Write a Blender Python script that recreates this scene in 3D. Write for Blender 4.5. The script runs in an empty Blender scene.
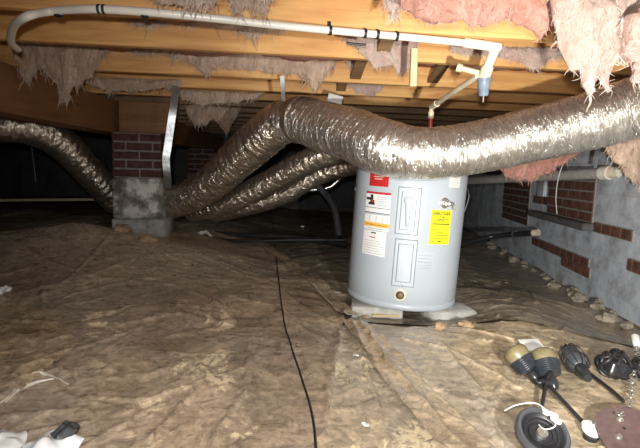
import bpy, math, random
from mathutils import Vector, Matrix, noise
random.seed(7)
R = math.radians
sc = bpy.context.scene
COL = sc.collection
F = 462.0
CAMZ = 0.70
PITCH, ROLL = R(6.6), R(1.55)

# ------------------------------------------------------------------ camera
fw = Vector((0, math.cos(PITCH), -math.sin(PITCH)))
r0 = Vector((1, 0, 0)); u0 = r0.cross(fw)
rt = r0 * math.cos(ROLL) + u0 * math.sin(ROLL)
up = -r0 * math.sin(ROLL) + u0 * math.cos(ROLL)
CP = Vector((0, 0, CAMZ))
cd = bpy.data.cameras.new('camera'); cd.sensor_width = 36; cd.lens = F / 640 * 36; cd.clip_start = 0.02
cam = bpy.data.objects.new('camera', cd); COL.objects.link(cam)
cam.matrix_world = Matrix(((rt.x, up.x, -fw.x, CP.x), (rt.y, up.y, -fw.y, CP.y), (rt.z, up.z, -fw.z, CP.z), (0, 0, 0, 1)))
sc.camera = cam

def ray(px, py):
    return rt * ((px - 320) / F) + up * ((224 - py) / F) + fw
def P(px, py, Y):
    d = ray(px, py); return CP + d * (Y / d.y)
def PZ(px, py, z):
    d = ray(px, py); return CP + d * ((z - CAMZ) / d.z)
def ss(t):
    t = max(0.0, min(1.0, t)); return t * t * (3 - 2 * t)
def fbm(x, y, z=0.0, o=4):
    s = 0; a = 1
    for i in range(o):
        s += a * noise.noise(Vector((x, y, z + i * 7.3))); x *= 2; y *= 2; z *= 2; a *= .5
    return s

# ------------------------------------------------------------------ ground height
def G(x, y):
    h = -0.10 * ss((x - .85) / .8) * ss((y - 1.5) / 1.0)
    h += 0.13 * ss((-x - .3) / 1.1) * ss((y - 1.9) / 1.4)
    h += 0.13 * math.exp(-(((x + 1.75) / .36) ** 2 + ((y - 3.25) / .28) ** 2))
    h += 0.05 * math.exp(-(((x + 2.35) / .3) ** 2 + ((y - 3.1) / .3) ** 2))
    h += 0.05 * math.exp(-(((x + .9) / .5) ** 2 + ((y - 3.2) / .3) ** 2))
    h -= .06 * math.exp(-((((x - .45) / .42) ** 2 + ((y - 2.45) / .42) ** 2)) ** 2)
    k = 1 - math.exp(-(((x - .43) / .45) ** 2 + ((y - 2.5) / .45) ** 2))
    h += k * 0.035 * fbm(x * 1.1, y * 1.1, 3.1, 3) * ss((y - .6) / 1.5)
    return h
def PG(px, py, off=0.0):
    z = 0
    for _ in range(12):
        p = PZ(px, py, z + off); z = G(p.x, p.y)
    p = PZ(px, py, z + off); return p

# ------------------------------------------------------------------ mesh builder
class MB:
    def __init__(s): s.v = []; s.f = []; s.m = []; s.cur = 0; s.uv = None
    def add(s, vs, fs):
        n = len(s.v); s.v += [tuple(v) for v in vs]
        for f in fs: s.f.append(tuple(i + n for i in f)); s.m.append(s.cur)
        return s
    def box(s, c, size, rot=None, bev=0.0):
        hx, hy, hz = [q / 2 for q in size]; rot = rot or Matrix.Identity(3); c = Vector(c)
        if bev <= 0:
            vs = [c + rot @ Vector((x * hx, y * hy, z * hz)) for x in (-1, 1) for y in (-1, 1) for z in (-1, 1)]
            return s.add(vs, [(0, 1, 3, 2), (4, 6, 7, 5), (0, 4, 5, 1), (2, 3, 7, 6), (0, 2, 6, 4), (1, 5, 7, 3)])
        ring = []
        for (z, i) in ((-hz, bev), (-hz + bev, 0), (hz - bev, 0), (hz, bev)):
            ax, ay = hx - i, hy - i; b = bev * .8
            ring.append([(-ax + b, -ay, z), (ax - b, -ay, z), (ax, -ay + b, z), (ax, ay - b, z), (ax - b, ay, z), (-ax + b, ay, z), (-ax, ay - b, z), (-ax, -ay + b, z)])
        vs = [c + rot @ Vector(p) for r in ring for p in r]; fs = []
        for k in range(3):
            for i in range(8):
                j = (i + 1) % 8; fs.append((k * 8 + i, k * 8 + j, k * 8 + 8 + j, k * 8 + 8 + i))
        fs.append(tuple(range(7, -1, -1))); fs.append(tuple(range(24, 32)))
        return s.add(vs, fs)
    def tube(s, pts, rad, n=12, cap=True, disp=None):
        pts = [Vector(p) for p in pts]; N = len(pts)
        if not isinstance(rad, (list, tuple)): rad = [rad] * N
        vs = []; fs = []; t0 = (pts[1] - pts[0]).normalized()
        a = Vector((0, 0, 1)) if abs(t0.z) < .9 else Vector((1, 0, 0))
        nr = (a - t0 * a.dot(t0)).normalized(); L = 0
        for i in range(N):
            t = (pts[min(i + 1, N - 1)] - pts[max(i - 1, 0)]).normalized()
            nr = (nr - t * nr.dot(t)).normalized(); b = t.cross(nr)
            if i: L += (pts[i] - pts[i - 1]).length
            for k in range(n):
                an = 2 * math.pi * k / n; d = nr * math.cos(an) + b * math.sin(an)
                r = rad[i] * (1 + (disp(L, an) if disp else 0)); vs.append(pts[i] + d * r)
                if s.uv is not None: s.uv.append((L, math.cos(an) * rad[i], math.sin(an) * rad[i]))
        for i in range(N - 1):
            for k in range(n):
                j = (k + 1) % n; fs.append((i * n + k, i * n + j, (i + 1) * n + j, (i + 1) * n + k))
        if cap: fs.append(tuple(range(n - 1, -1, -1))); fs.append(tuple(range((N - 1) * n, N * n)))
        return s.add(vs, fs)
    def lathe(s, prof, c, axis=(0, 0, 1), n=32, cap=True):
        c = Vector(c); q = Vector((0, 0, 1)).rotation_difference(Vector(axis).normalized())
        vs = []; fs = []; N = len(prof)
        for (r, z) in prof:
            for k in range(n):
                a = 2 * math.pi * k / n; vs.append(c + q @ Vector((r * math.cos(a), r * math.sin(a), z)))
        for i in range(N - 1):
            for k in range(n):
                j = (k + 1) % n; fs.append((i * n + k, i * n + j, (i + 1) * n + j, (i + 1) * n + k))
        if cap: fs.append(tuple(range(n - 1, -1, -1))); fs.append(tuple(range((N - 1) * n, N * n)))
        return s.add(vs, fs)
    def grid(s, fn, nu, nv):
        vs = [fn(i / nu, j / nv) for j in range(nv + 1) for i in range(nu + 1)]
        fs = [(j * (nu + 1) + i, j * (nu + 1) + i + 1, (j + 1) * (nu + 1) + i + 1, (j + 1) * (nu + 1) + i) for j in range(nv) for i in range(nu)]
        return s.add(vs, fs)
    def build(s, name, mats, parent=None, smooth=True, ang=45):
        me = bpy.data.meshes.new(name)
        off = Vector((0, 0, 0))
        if parent is not None:
            off = parent.location.copy()
            if parent.parent: off += parent.parent.location
        me.from_pydata([Vector(v) - off for v in s.v], [], s.f)
        if not isinstance(mats, (list, tuple)): mats = [mats]
        for m in mats: me.materials.append(m)
        me.polygons.foreach_set('material_index', s.m)
        if smooth:
            me.polygons.foreach_set('use_smooth', [True] * len(me.polygons))
            me.set_sharp_from_angle(angle=R(ang))
        if s.uv:
            at = me.attributes.new('duct_coord', 'FLOAT_VECTOR', 'POINT'); at.data.foreach_set('vector', [q for t_ in s.uv for q in t_])
        me.update()
        o = bpy.data.objects.new(name, me); COL.objects.link(o)
        if parent is not None: o.parent = parent
        return o
def smoothpath(pts, step=.03):
    pts = [Vector(p) for p in pts]; n = len(pts); out = []
    for i in range(n - 1):
        p0 = pts[max(i - 1, 0)]; p1 = pts[i]; p2 = pts[i + 1]; p3 = pts[min(i + 2, n - 1)]
        k = max(2, int((p2 - p1).length / step))
        for j in range(k):
            t = j / k; out.append(.5 * ((2 * p1) + (p2 - p0) * t + (2 * p0 - 5 * p1 + 4 * p2 - p3) * t * t + (3 * p1 - p0 - 3 * p2 + p3) * t ** 3))
    out.append(pts[-1]); return out
def tag(o, label, cat, group=None, kind=None):
    o['label'] = label; o['category'] = cat
    if group: o['group'] = group
    if kind: o['kind'] = kind
    return o
def struct(o): o['kind'] = 'structure'; return o
def thing(name, label, cat, loc, group=None):
    o = bpy.data.objects.new(name, None); COL.objects.link(o); o.location = loc; o.empty_display_size = .05
    return tag(o, label, cat, group)

# ------------------------------------------------------------------ materials
class NT:
    def __init__(s, name):
        s.m = bpy.data.materials.new(name); s.m.use_nodes = True; s.t = s.m.node_tree; s.b = s.t.nodes['Principled BSDF']
    def n(s, ty, **k):
        o = s.t.nodes.new(ty)
        for a, b in k.items(): setattr(o, a, b)
        return o
    def l(s, a, b): s.t.links.new(a, b)
    def coord(s, scale=(1, 1, 1), kind='Object'):
        c = s.n('ShaderNodeTexCoord'); m = s.n('ShaderNodeMapping'); m.inputs['Scale'].default_value = scale
        s.l(c.outputs[kind], m.inputs['Vector']); return m.outputs[0]
    def noise(s, v, scale, detail=5, rough=.6, dist=0.0):
        o = s.n('ShaderNodeTexNoise'); o.inputs['Scale'].default_value = scale; o.inputs['Detail'].default_value = detail
        o.inputs['Roughness'].default_value = rough; o.inputs['Distortion'].default_value = dist
        if v: s.l(v, o.inputs['Vector'])
        return o.outputs['Fac']
    def ramp(s, fac, stops):
        o = s.n('ShaderNodeValToRGB'); e = o.color_ramp.elements
        while len(e) < len(stops): e.new(.5)
        for i, (p, c) in enumerate(stops):
            e[i].position = p; e[i].color = (*c, 1) if len(c) == 3 else c
        s.l(fac, o.inputs[0]); return o.outputs[0]
    def mix(s, fac, a, b, mode='MIX'):
        o = s.n('ShaderNodeMix', data_type='RGBA', blend_type=mode)
        for v, i in ((fac, o.inputs[0]), (a, o.inputs[6]), (b, o.inputs[7])):
            if isinstance(v, (int, float)): i.default_value = v
            elif isinstance(v, tuple): i.default_value = (*v, 1)
            else: s.l(v, i)
        return o.outputs[2]
    def bump(s, h, strength=.3, dist=.01, prev=None):
        o = s.n('ShaderNodeBump'); o.inputs['Strength'].default_value = strength; o.inputs['Distance'].default_value = dist
        s.l(h, o.inputs['Height'])
        if prev: s.l(prev, o.inputs['Normal'])
        return o.outputs[0]
    def set(s, col=None, rough=None, metal=None, normal=None, **k):
        for nm, v in (('Base Color', col), ('Roughness', rough), ('Metallic', metal), ('Normal', normal)):
            if v is None: continue
            if isinstance(v, tuple): s.b.inputs[nm].default_value = (*v, 1)
            elif isinstance(v, (int, float)): s.b.inputs[nm].default_value = v
            else: s.l(v, s.b.inputs[nm])
        for a, v in k.items(): s.b.inputs[a.replace('_', ' ')].default_value = v
        return s.m
def simple(name, c, rough=.5, metal=0.0, var=.12, scale=30, bump=.15):
    t = NT(name); v = t.coord(); n = t.noise(v, scale)
    c2 = tuple(q * (1 - var * 2) for q in c); c3 = tuple(min(1, q * (1 + var)) for q in c)
    return t.set(t.ramp(n, [(.3, c2), (.7, c3)]), rough, metal, t.bump(n, bump, .003))
def wood(name, c1, c2, c3):
    t = NT(name); v = t.coord((1.2, 22, 14)); n = t.noise(v, 1.6, 6, .6, .8)
    v2 = t.coord((.9, 2, 2)); n2 = t.noise(v2, 1.5, 3)
    a = t.ramp(n, [(.25, c1), (.5, c2), (.75, c3)])
    b = t.mix(t.ramp(n2, [(.4, (0, 0, 0)), (.7, (1, 1, 1))]), a, c1); bb = t.mix(.35, a, b)
    # knots
    vo = t.n('ShaderNodeTexVoronoi'); vo.inputs['Scale'].default_value = 1.0; t.l(t.coord((1.7, 6, 6)), vo.inputs['Vector'])
    k = t.ramp(vo.outputs['Distance'], [(.03, (1, 1, 1)), (.075, (0, 0, 0))])
    cc = t.mix(k, bb, tuple(q * .35 for q in c1))
    return t.set(cc, .62, 0, t.bump(n, .2, .004))
M = {}
M['wood'] = wood('joist_wood', (.44, .19, .065), (.70, .38, .13), (.88, .56, .22))
M['wood_dark'] = wood('girder_wood', (.19, .085, .035), (.27, .125, .05), (.35, .17, .07))
M['wood_old_shaded'] = wood('old_shaded_wood', (.13, .08, .04), (.22, .13, .06), (.30, .19, .09))  # dark bridging wood; on far joists it paints in shade
M['wood_pale'] = wood('pale_wood', (.50, .38, .22), (.62, .48, .28), (.70, .56, .35))
def sheetmat(name, dark, mid, tan, tanpos=.60, rough=.42, seed=0.0):
    t = NT(name); c = t.n('ShaderNodeTexCoord')
    def mp(sx=1.0, sy=1.0, rz=0.0, o=0.0):
        m = t.n('ShaderNodeMapping'); m.inputs['Location'].default_value = (seed + o, seed * 1.7 - o, 0); m.inputs['Scale'].default_value = (sx, sy, 1); m.inputs['Rotation'].default_value = (0, 0, rz)
        t.l(c.outputs['Object'], m.inputs['Vector']); return m.outputs[0]
    def ridged(v, sc_, d=6, dist=.6):
        o = t.n('ShaderNodeTexNoise'); o.noise_type = 'RIDGED_MULTIFRACTAL'; o.normalize = True; t.l(v, o.inputs['Vector'])
        o.inputs['Scale'].default_value = sc_; o.inputs['Detail'].default_value = d; o.inputs['Roughness'].default_value = .6; o.inputs['Distortion'].default_value = dist; return o.outputs['Fac']
    v = mp(); a = t.noise(v, 2.3, 6, .6, .6); big = t.noise(mp(o=3.3), 1.1, 3, .5, .4)
    b = t.noise(v, 2.0, 9, .72, 1.4); f = t.noise(v, 46, 5, .7); h = t.noise(v, 17, 8, .78, 1.2)
    r1 = ridged(mp(1, 2.2, .5), 3.2, 7, .9); r2 = ridged(mp(2.0, 1, -.3, 5.0), 4.5, 7, .7)
    grey = tuple(sum(mid) / 3 * q for q in (1.10, 1.0, .86))
    col = t.ramp(a, [(.32, dark), (.5, mid), (.70, tuple(q * 1.3 for q in mid))])
    col = t.mix(t.ramp(big, [(.42, (0, 0, 0)), (.62, (.45, .45, .45))]), col, grey)
    col = t.mix(.85, col, t.mix(1.0, col, t.ramp(h, [(.34, (.45, .43, .40)), (.5, (.98, .97, .95)), (.64, (1.5, 1.46, 1.4))]), 'MULTIPLY'))
    col = t.mix(.5, col, t.mix(1.0, col, t.ramp(f, [(.3, (.5, .5, .5)), (.7, (1.5, 1.5, 1.5))]), 'MULTIPLY'))
    tm = t.ramp(b, [(tanpos, (0, 0, 0)), (tanpos + .03, (1, 1, 1))])
    tm2 = t.mix(1.0, tm, t.ramp(h, [(.42, (0, 0, 0)), (.52, (1, 1, 1))]), 'MULTIPLY')
    col = t.mix(tm2, col, tan)
    cr = t.mix(1.0, t.ramp(r1, [(.62, (0, 0, 0)), (.9, (1, 1, 1))]), t.ramp(big, [(.45, (0, 0, 0)), (.6, (.6, .6, .6))]), 'MULTIPLY')
    col = t.mix(cr, col, tuple(min(.9, q * 1.7) for q in grey))  # pale ridge lines: specular glint of creases painted into the colour
    r = t.ramp(h, [(.4, (rough - .1,) * 3), (.6, (rough + .25,) * 3)])
    bp = t.bump(r1, .45, .012); bp = t.bump(r2, .4, .009, bp); bp = t.bump(h, .5, .005, bp); bp = t.bump(f, .4, .003, bp)
    return t.set(col, r, 0, bp, Coat_Weight=.35, Coat_Roughness=.22)
M['sheet_brown'] = sheetmat('brown_plastic', (.25, .185, .125), (.46, .355, .245), (.95, .78, .52), .585, .34)
M['sheet_mid'] = sheetmat('tan_plastic', (.30, .23, .15), (.53, .425, .285), (.92, .77, .50), .565, .34, 5.0)
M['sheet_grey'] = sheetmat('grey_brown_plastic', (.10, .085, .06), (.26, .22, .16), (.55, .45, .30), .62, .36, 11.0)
M['sheet_milky'] = sheetmat('milky_plastic', (.28, .205, .13), (.50, .385, .25), (.80, .66, .45), .60, .28, 17.0)
t = NT('dirt'); v = t.coord(); n = t.noise(v, 6, 8, .7); n2 = t.noise(v, 60, 4, .7)
M['dirt'] = t.set(t.mix(.5, t.ramp(n, [(.3, (.10, .06, .03)), (.7, (.28, .18, .10))]), t.ramp(n2, [(.3, (.1, .06, .03)), (.8, (.45, .32, .2))])), .95, 0, t.bump(n2, .6, .01, t.bump(n, .6, .03)))
M['rubble'] = simple('mortar_rubble', (.30, .26, .20), .95, 0, .3, 25, .8)
M['clod'] = simple('clay_clod', (.42, .29, .17), .95, 0, .25, 25, .8)
# foil
def foil(name, base, r1, r2, bs, sc_=1.0):
    t = NT(name); at = t.n('ShaderNodeAttribute'); at.attribute_name = 'duct_coord'
    def mp(sx, sy):
        m = t.n('ShaderNodeMapping'); m.inputs['Scale'].default_value = (sx, sy, sy); t.l(at.outputs['Vector'], m.inputs['Vector']); return m.outputs[0]
    n = t.noise(mp(95 * sc_, 16), 1, 4, .65, 1.3); n1 = t.noise(mp(32 * sc_, 10), 1, 3, .6, 1.0); n2 = t.noise(mp(170, 120), 1, 2, .5)
    b = t.bump(n1, bs, .014); b = t.bump(n, bs, .009, b); b = t.bump(n2, bs * .25, .003, b)
    c = t.ramp(n1, [(.3, tuple(q * .72 for q in base)), (.7, base)])
    return t.set(c, t.ramp(n, [(.3, (r1,) * 3), (.7, (r2,) * 3)]), .9, b)
M['foil'] = foil('foil_jacket', (.88, .84, .77), .15, .32, .95)
M['foil_brown'] = foil('dusty_foil_jacket', (.80, .70, .58), .14, .28, .9, .6)
# insulation
def fluff(name, a, b, c):
    t = NT(name); v = t.coord((1, 1, .35)); n = t.noise(v, 9, 8, .75, 1.5); n2 = t.noise(v, 120, 6, .8, 3.5); n3 = t.noise(v, 28, 4, .6, 1)
    col = t.ramp(n, [(.32, a), (.5, b), (.68, c)])
    col = t.mix(.4, col, t.ramp(n2, [(.3, tuple(q * .55 for q in b)), (.7, tuple(min(1, q * 1.3) for q in c))]))
    return t.set(col, 1.0, 0, t.bump(n2, .9, .008, t.bump(n3, .8, .02)), Subsurface_Weight=.12, Subsurface_Scale=.02)
M['pink'] = fluff('pink_fibreglass', (.40, .12, .09), (.55, .24, .18), (.66, .42, .34))
M['pink_pale'] = fluff('pale_fibreglass', (.42, .20, .16), (.54, .35, .29), (.68, .58, .52))
M['pink_grey'] = fluff('dusty_fibreglass', (.30, .14, .09), (.60, .36, .26), (.92, .74, .60))
M['fibre_pink'] = simple('pink_fibres', (.72, .46, .38), .9, 0, .2, 20, 0)
M['fibre_pink_pale'] = simple('pale_fibres', (.78, .68, .62), .9, 0, .15, 20, 0)
M['fibre_pink_grey'] = simple('dusty_fibres', (.88, .68, .54), .9, 0, .25, 20, 0)
M['white_pvc'] = simple('white_pvc', (.78, .75, .66), .3, 0, .04, 12, .03)
M['cream_pvc'] = simple('aged_pvc', (.70, .62, .45), .35, 0, .1, 20, .05)
M['grey_pvc'] = simple('grey_adapter', (.20, .25, .32), .45)
M['dusk_pvc'] = simple('dusty_grey_pipe', (.40, .37, .35), .5)
M['black'] = simple('black_rubber', (.018, .018, .02), .45)
M['black_gloss'] = simple('black_plastic', (.025, .026, .03), .28, 0, .2, 40, .1)
M['dark_grey'] = simple('charcoal_plastic', (.065, .07, .078), .42)
M['slate'] = simple('slate_black_plastic', (.035, .04, .05), .3, 0, .2, 40, .1)
M['black_ink'] = simple('black_print', (.03, .03, .03), .6)
M['galv'] = simple('galvanized_steel', (.55, .58, .60), .38, .85, .2, 50, .1)
M['steel'] = simple('zinc_steel', (.70, .68, .63), .3, .9, .1, 60, .05)
M['brown_metal'] = simple('brown_painted_metal', (.115, .075, .072), .5, 0, .12, 60, .2)
M['copper'] = simple('copper_pipe', (.50, .10, .06), .4, .2)
M['heater'] = simple('heater_enamel', (.44, .485, .53), .33, 0, .02, 6, .01)
M['heater_panel'] = simple('heater_panel_enamel', (.465, .51, .555), .35, 0, .02, 6, .01)
M['seam'] = simple('panel_seam', (.20, .24, .27), .6)
M['red_label'] = simple('red_sticker', (.50, .025, .025), .4, 0, .05)
M['paper'] = simple('white_sticker', (.80, .80, .78), .5, 0, .03)
M['tan_print'] = simple('faded_print', (.62, .45, .36), .5, 0, .05)
M['orange'] = simple('orange_print', (.85, .45, .08), .5, 0, .05)
M['yellow'] = simple('yellow_sticker', (.88, .83, .02), .45, 0, .03)
M['grey_print'] = simple('grey_print', (.30, .34, .37), .6)
M['amber'] = simple('amber_lens', (.20, .165, .09), .35, 0, .15, 40, .1)
M['white_plastic'] = simple('white_plastic', (.82, .81, .78), .4, 0, .04)
M['soot'] = simple('sooty_concrete', (.12, .115, .11), .95, 0, .2, 20, .4)
M['concrete'] = simple('concrete', (.42, .41, .38), .9, 0, .2, 18, .5)
t = NT('parged_mortar'); v = t.coord(); n = t.noise(v, 7, 6, .65); n2 = t.noise(v, 50, 4)
M['parge'] = t.set(t.ramp(n, [(.40, (.16, .14, .12)), (.5, (.40, .38, .34)), (.58, (.80, .78, .72))]), .9, 0, t.bump(n2, .5, .006, t.bump(n, .4, .02)))
M['mortar'] = simple('mortar', (.30, .28, .26), .95, 0, .2, 60, .5)
M['brick'] = simple('red_brick', (.15, .066, .045), .9, 0, .3, 20, .5)
M['brick_old'] = simple('sooty_brick', (.105, .045, .034), .9, 0, .3, 20, .5)
# painted block wall: block joints in the surface
t = NT('painted_block'); v = t.coord(); br = t.n('ShaderNodeTexBrick'); t.l(v, br.inputs['Vector'])
br.inputs['Scale'].default_value = 1; br.inputs['Brick Width'].default_value = .4; br.inputs['Row Height'].default_value = .2
br.inputs['Mortar Size'].default_value = .006; br.inputs['Mortar Smooth'].default_value = .4
br.inputs['Color1'].default_value = (.50, .55, .62, 1); br.inputs['Color2'].default_value = (.56, .61, .68, 1); br.inputs['Mortar'].default_value = (.47, .50, .54, 1)
n = t.noise(v, 5, 7, .7); n2 = t.noise(v, 60, 4)
c = t.mix(1.0, br.outputs['Color'], t.ramp(n, [(.33, (.55, .50, .44)), (.5, (1.0, 1.0, 1.0)), (.68, (1.35, 1.33, 1.28))]), 'MULTIPLY')
M['block'] = t.set(c, .85, 0, t.bump(n2, .5, .004, t.bump(br.outputs['Fac'], -.5, .006)))
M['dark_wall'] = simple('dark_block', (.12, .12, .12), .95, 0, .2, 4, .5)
M['subfloor'] = wood('subfloor', (.20, .11, .05), (.29, .17, .08), (.36, .22, .11))

# ------------------------------------------------------------------ setting
CRE = []
def crease(pts, w=.010, h=.012):
    q = [PG(*p) for p in pts]
    for a, b in zip(q, q[1:]): CRE.append((a.x, a.y, b.x, b.y, w, h))
for c_ in (((345, 318), (338, 350), (328, 400), (323, 448)), ((352, 322), (380, 360), (420, 410), (450, 448)), ((350, 325), (365, 370), (390, 448)), ((10, 395), (20, 378), (45, 370), (68, 382)), ((0, 405), (22, 388), (60, 376)),
           ((70, 300), (130, 285), (180, 290), (230, 315)), ((60, 250), (110, 262), (170, 255)), ((90, 405), (150, 408), (185, 395)), ((150, 448), (190, 405), (200, 370)), ((120, 330), (180, 318), (230, 330)),
           ((200, 255), (270, 285), (330, 330)), ((480, 342), (530, 350), (575, 362)), ((440, 345), (470, 380), (500, 448)), ((42, 285), (44, 330), (40, 365)), ((0, 330), (35, 360)), ((215, 448), (245, 400), (250, 350)),
           ((230, 300), (270, 310), (320, 345)), ((450, 330), (500, 338), (560, 352)), ((400, 340), (450, 352), (520, 390)), ((0, 262), (50, 268), (100, 285), (150, 283))):
    crease(c_)
rc = random.Random(3)
for k in range(60):
    x = rc.uniform(-1.5, 1.5); y = rc.uniform(.9, 3.2); a = rc.uniform(-.9, 1.4); l = rc.uniform(.12, .5); h = rc.uniform(.003, .009)
    CRE.append((x, y, x + math.cos(a) * l, y + math.sin(a) * l, rc.uniform(.005, .012), h))
def cres(x, y):
    x += .012 * noise.noise(Vector((x * 14, y * 14, 33))); y += .012 * noise.noise(Vector((x * 14, y * 14, 44))); z = 0
    for (ax, ay, bx, by, w, h) in CRE:
        if x < min(ax, bx) - .05 or x > max(ax, bx) + .05 or y < min(ay, by) - .05 or y > max(ay, by) + .05: continue
        dx, dy = bx - ax, by - ay; t_ = max(0, min(1, ((x - ax) * dx + (y - ay) * dy) / (dx * dx + dy * dy)))
        d = math.hypot(x - ax - t_ * dx, y - ay - t_ * dy) / w
        if d < 3: z = max(z, h * math.exp(-d * 1.3) * (1 - .0 * t_))
    return z
def wrink(x, y, s=0.0):
    wx = x + .25 * noise.noise(Vector((x * 1.7, y * 1.7, 5 + s))); wy = y + .25 * noise.noise(Vector((x * 1.7, y * 1.7, 9 + s)))
    a = 1 - abs(noise.noise(Vector((wx * 2.2, wy * 1.1, 1 + s)))) * 2.6
    b = 1 - abs(noise.noise(Vector((wx * 1.6 + 4, wy * 3.2, 2 + s)))) * 2.6
    c = 1 - abs(noise.noise(Vector((wx * 7, wy * 7, 3 + s)))) * 3
    return cres(x, y) + .003 * max(0, a) ** 5 + .004 * max(0, b) ** 6 + .0022 * max(0, c) ** 3 + .0022 * noise.noise(Vector((x * 9, y * 9, s)))
flo = struct(MB().grid(lambda u, v: Vector((-5.5 + 8.5 * u, -1 + 9.5 * v, G(-5.5 + 8.5 * u, -1 + 9.5 * v) - .012)), 170, 190).build('floor', M['dirt']))

A = R(6.4); U = Vector((math.cos(A), math.sin(A), 0)); Nn = Vector((-math.sin(A), math.cos(A), 0))
ZJ = CAMZ + .50; JH = .235
cb = MB().box((-1.2, 3.6, ZJ + JH + .012), (9.5, 11, .02)); struct(cb.build('ceiling', M['subfloor'], smooth=False))
# right foundation wall, local x along the wall
WD = R(6.2); wd = Vector((math.sin(WD), math.cos(WD), 0)); wo = Vector((1.77, 2.57, 0)); wn = Vector((math.cos(WD), -math.sin(WD), 0))
def wall_obj(mb, name, mats, parent=None):      # mb coords: x along wall, y up, z into the room
    o = mb.build(name, mats, smooth=False)
    mt = Matrix(((wd.x, 0, -wn.x, wo.x), (wd.y, 0, -wn.y, wo.y), (0, 1, 0, 0), (0, 0, 0, 1)))
    if parent: o.parent = parent
    else: o.matrix_world = mt
    return o
def wuv(px, py):
    d = ray(px, py); tt = (wo - CP).dot(wn) / d.dot(wn); p = CP + d * tt
    return (p - wo).dot(wd), p.z
wall_r = struct(wall_obj(MB().box((1.3, .55, -.1), (8.6, 1.8, .2)), 'wall_right', M['block']))
def bricks(t0, t1, z0, z1, mb, rnd=0, proud=.006, bw=.20, bh=.067):
    mb.cur = 0; mb.box(((t0 + t1) / 2, (z0 + z1) / 2, 0), (t1 - t0, z1 - z0, proud * 2 + .002)); mb.cur = 1
    rows = max(1, int(round((z1 - z0) / bh))); rh = (z1 - z0) / rows
    for r in range(rows):
        x = t0 - (bw / 2 if (r + rnd) % 2 else 0)
        while x < t1 - .01:
            a = max(x + .006, t0 + .003); b = min(x + bw - .006, t1 - .003)
            if b - a > .02: mb.box(((a + b) / 2, z0 + (r + .5) * rh, .002), (b - a, rh - .013, proud * 2 + .008 + random.uniform(0, .004)))
            x += bw
    return mb
def panel(px0, px1, pyt, pyb, bw=.2, bh=.067):
    ta, _ = wuv(px1, pyt); tb, _ = wuv(px0, pyt); _, zt = wuv((px0 + px1) / 2, pyt); _, zb = wuv((px0 + px1) / 2, pyb)
    return ta, tb, zb, zt
tp = panel(551, 598, 171, 219)
wall_obj(bricks(*tp, MB()), 'brick_infill', [M['mortar'], M['brick']], wall_r)
tp2 = panel(506, 532, 176, 223)
wall_obj(bricks(*tp2, MB()), 'brick_infill', [M['mortar'], M['brick_old']], wall_r)
# pilaster and sill
ta = wuv(548, 200)[0]
wall_obj(MB().box((tp[1] + .14, .86, .0), (.14, .66, .05)), 'pilaster', M['block'], wall_r)
wall_obj(MB().box(((tp[0] + tp[1]) / 2 + .1, tp[2] - .025, .02), (tp[1] - tp[0] + .28, .05, .12), bev=.008), 'sill', M['soot'], wall_r)
def strip(pxa, pya, pxb, pyb, h, name='brick_course'):
    a, z0 = wuv(pxb, pyb); b, z1 = wuv(pxa, pya); z = (z0 + z1) / 2
    return wall_obj(bricks(min(a, b), max(a, b), z - h / 2, z + h / 2, MB(), bw=.115), name, [M['mortar'], M['brick']], wall_r)
strip(595, 227, 634, 236, .07); strip(533, 243, 590, 261, .075); strip(562, 262, 591, 272, .075); strip(629, 267, 660, 272, .075)
strip(534, 200, 549, 200, .07)
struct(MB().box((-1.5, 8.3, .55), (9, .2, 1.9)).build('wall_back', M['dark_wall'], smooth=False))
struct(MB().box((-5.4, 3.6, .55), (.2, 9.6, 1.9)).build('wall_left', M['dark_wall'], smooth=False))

# ------------------------------------------------------------------ joists
Jpx = [25, 55, 80, 92.5, 101, 107, 112, 116, 119]
Dn = []
for y in Jpx[:4]:
    p = PZ(300, y, ZJ); Dn.append(p.dot(Nn))
print('joist dn', Dn)
sp = .405
D0 = Dn[0]
DJ = [Dn[0] - .4, Dn[0]] + Dn[1:] + [Dn[-1] + sp * k for k in range(1, 11)]
TH = .04
ords = ['nearest', 'second', 'third', 'fourth', 'fifth', 'sixth', 'seventh', 'eighth']
for i, d in enumerate(DJ):
    mb = MB().box((0, 0, JH / 2), (7.6, TH, JH), bev=.004)
    o = mb.build('floor_joist', M['wood'] if i < 6 else M['wood_old_shaded'], smooth=False)  # far rows get darker wood: shade of the back painted into their colour
    c = Nn * (d + TH / 2) + U * (-.9); o.location = (c.x, c.y, ZJ); o.rotation_euler = (0, 0, A)
    if i == 0: lab = 'golden floor joist overhead at the top edge, nearest the camera'
    elif i == 1: lab = 'golden floor joist the long white pipe runs beneath'
    elif i < 6: lab = 'golden floor joist across the ceiling, %s one beyond the white pipe' % ['', '', 'first', 'second', 'third', 'fourth'][i]
    else: lab = 'dim floor joist far back in the dark above the duct'
    tag(o, lab, 'joist', 'floor joists')
# girder and piers
gm = MB(); L = 6.4
g0 = Vector((-1.61, 2.40, 0)); gx = g0 - Vector((.11, 0, 0))
gm.box((0, -.052, .125), (L, .1, .25), bev=.004); gm.box((0, .052, .125), (L, .1, .25), bev=.004)
go = gm.build('girder', M['wood_dark'], smooth=False)
c = gx + Vector((0, 2.1, 0)); go.location = (c.x, c.y, ZJ - .25); go.rotation_euler = (0, 0, math.pi / 2)
tag(go, 'dark brown built-up timber girder carrying the joists at left', 'beam')

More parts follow.
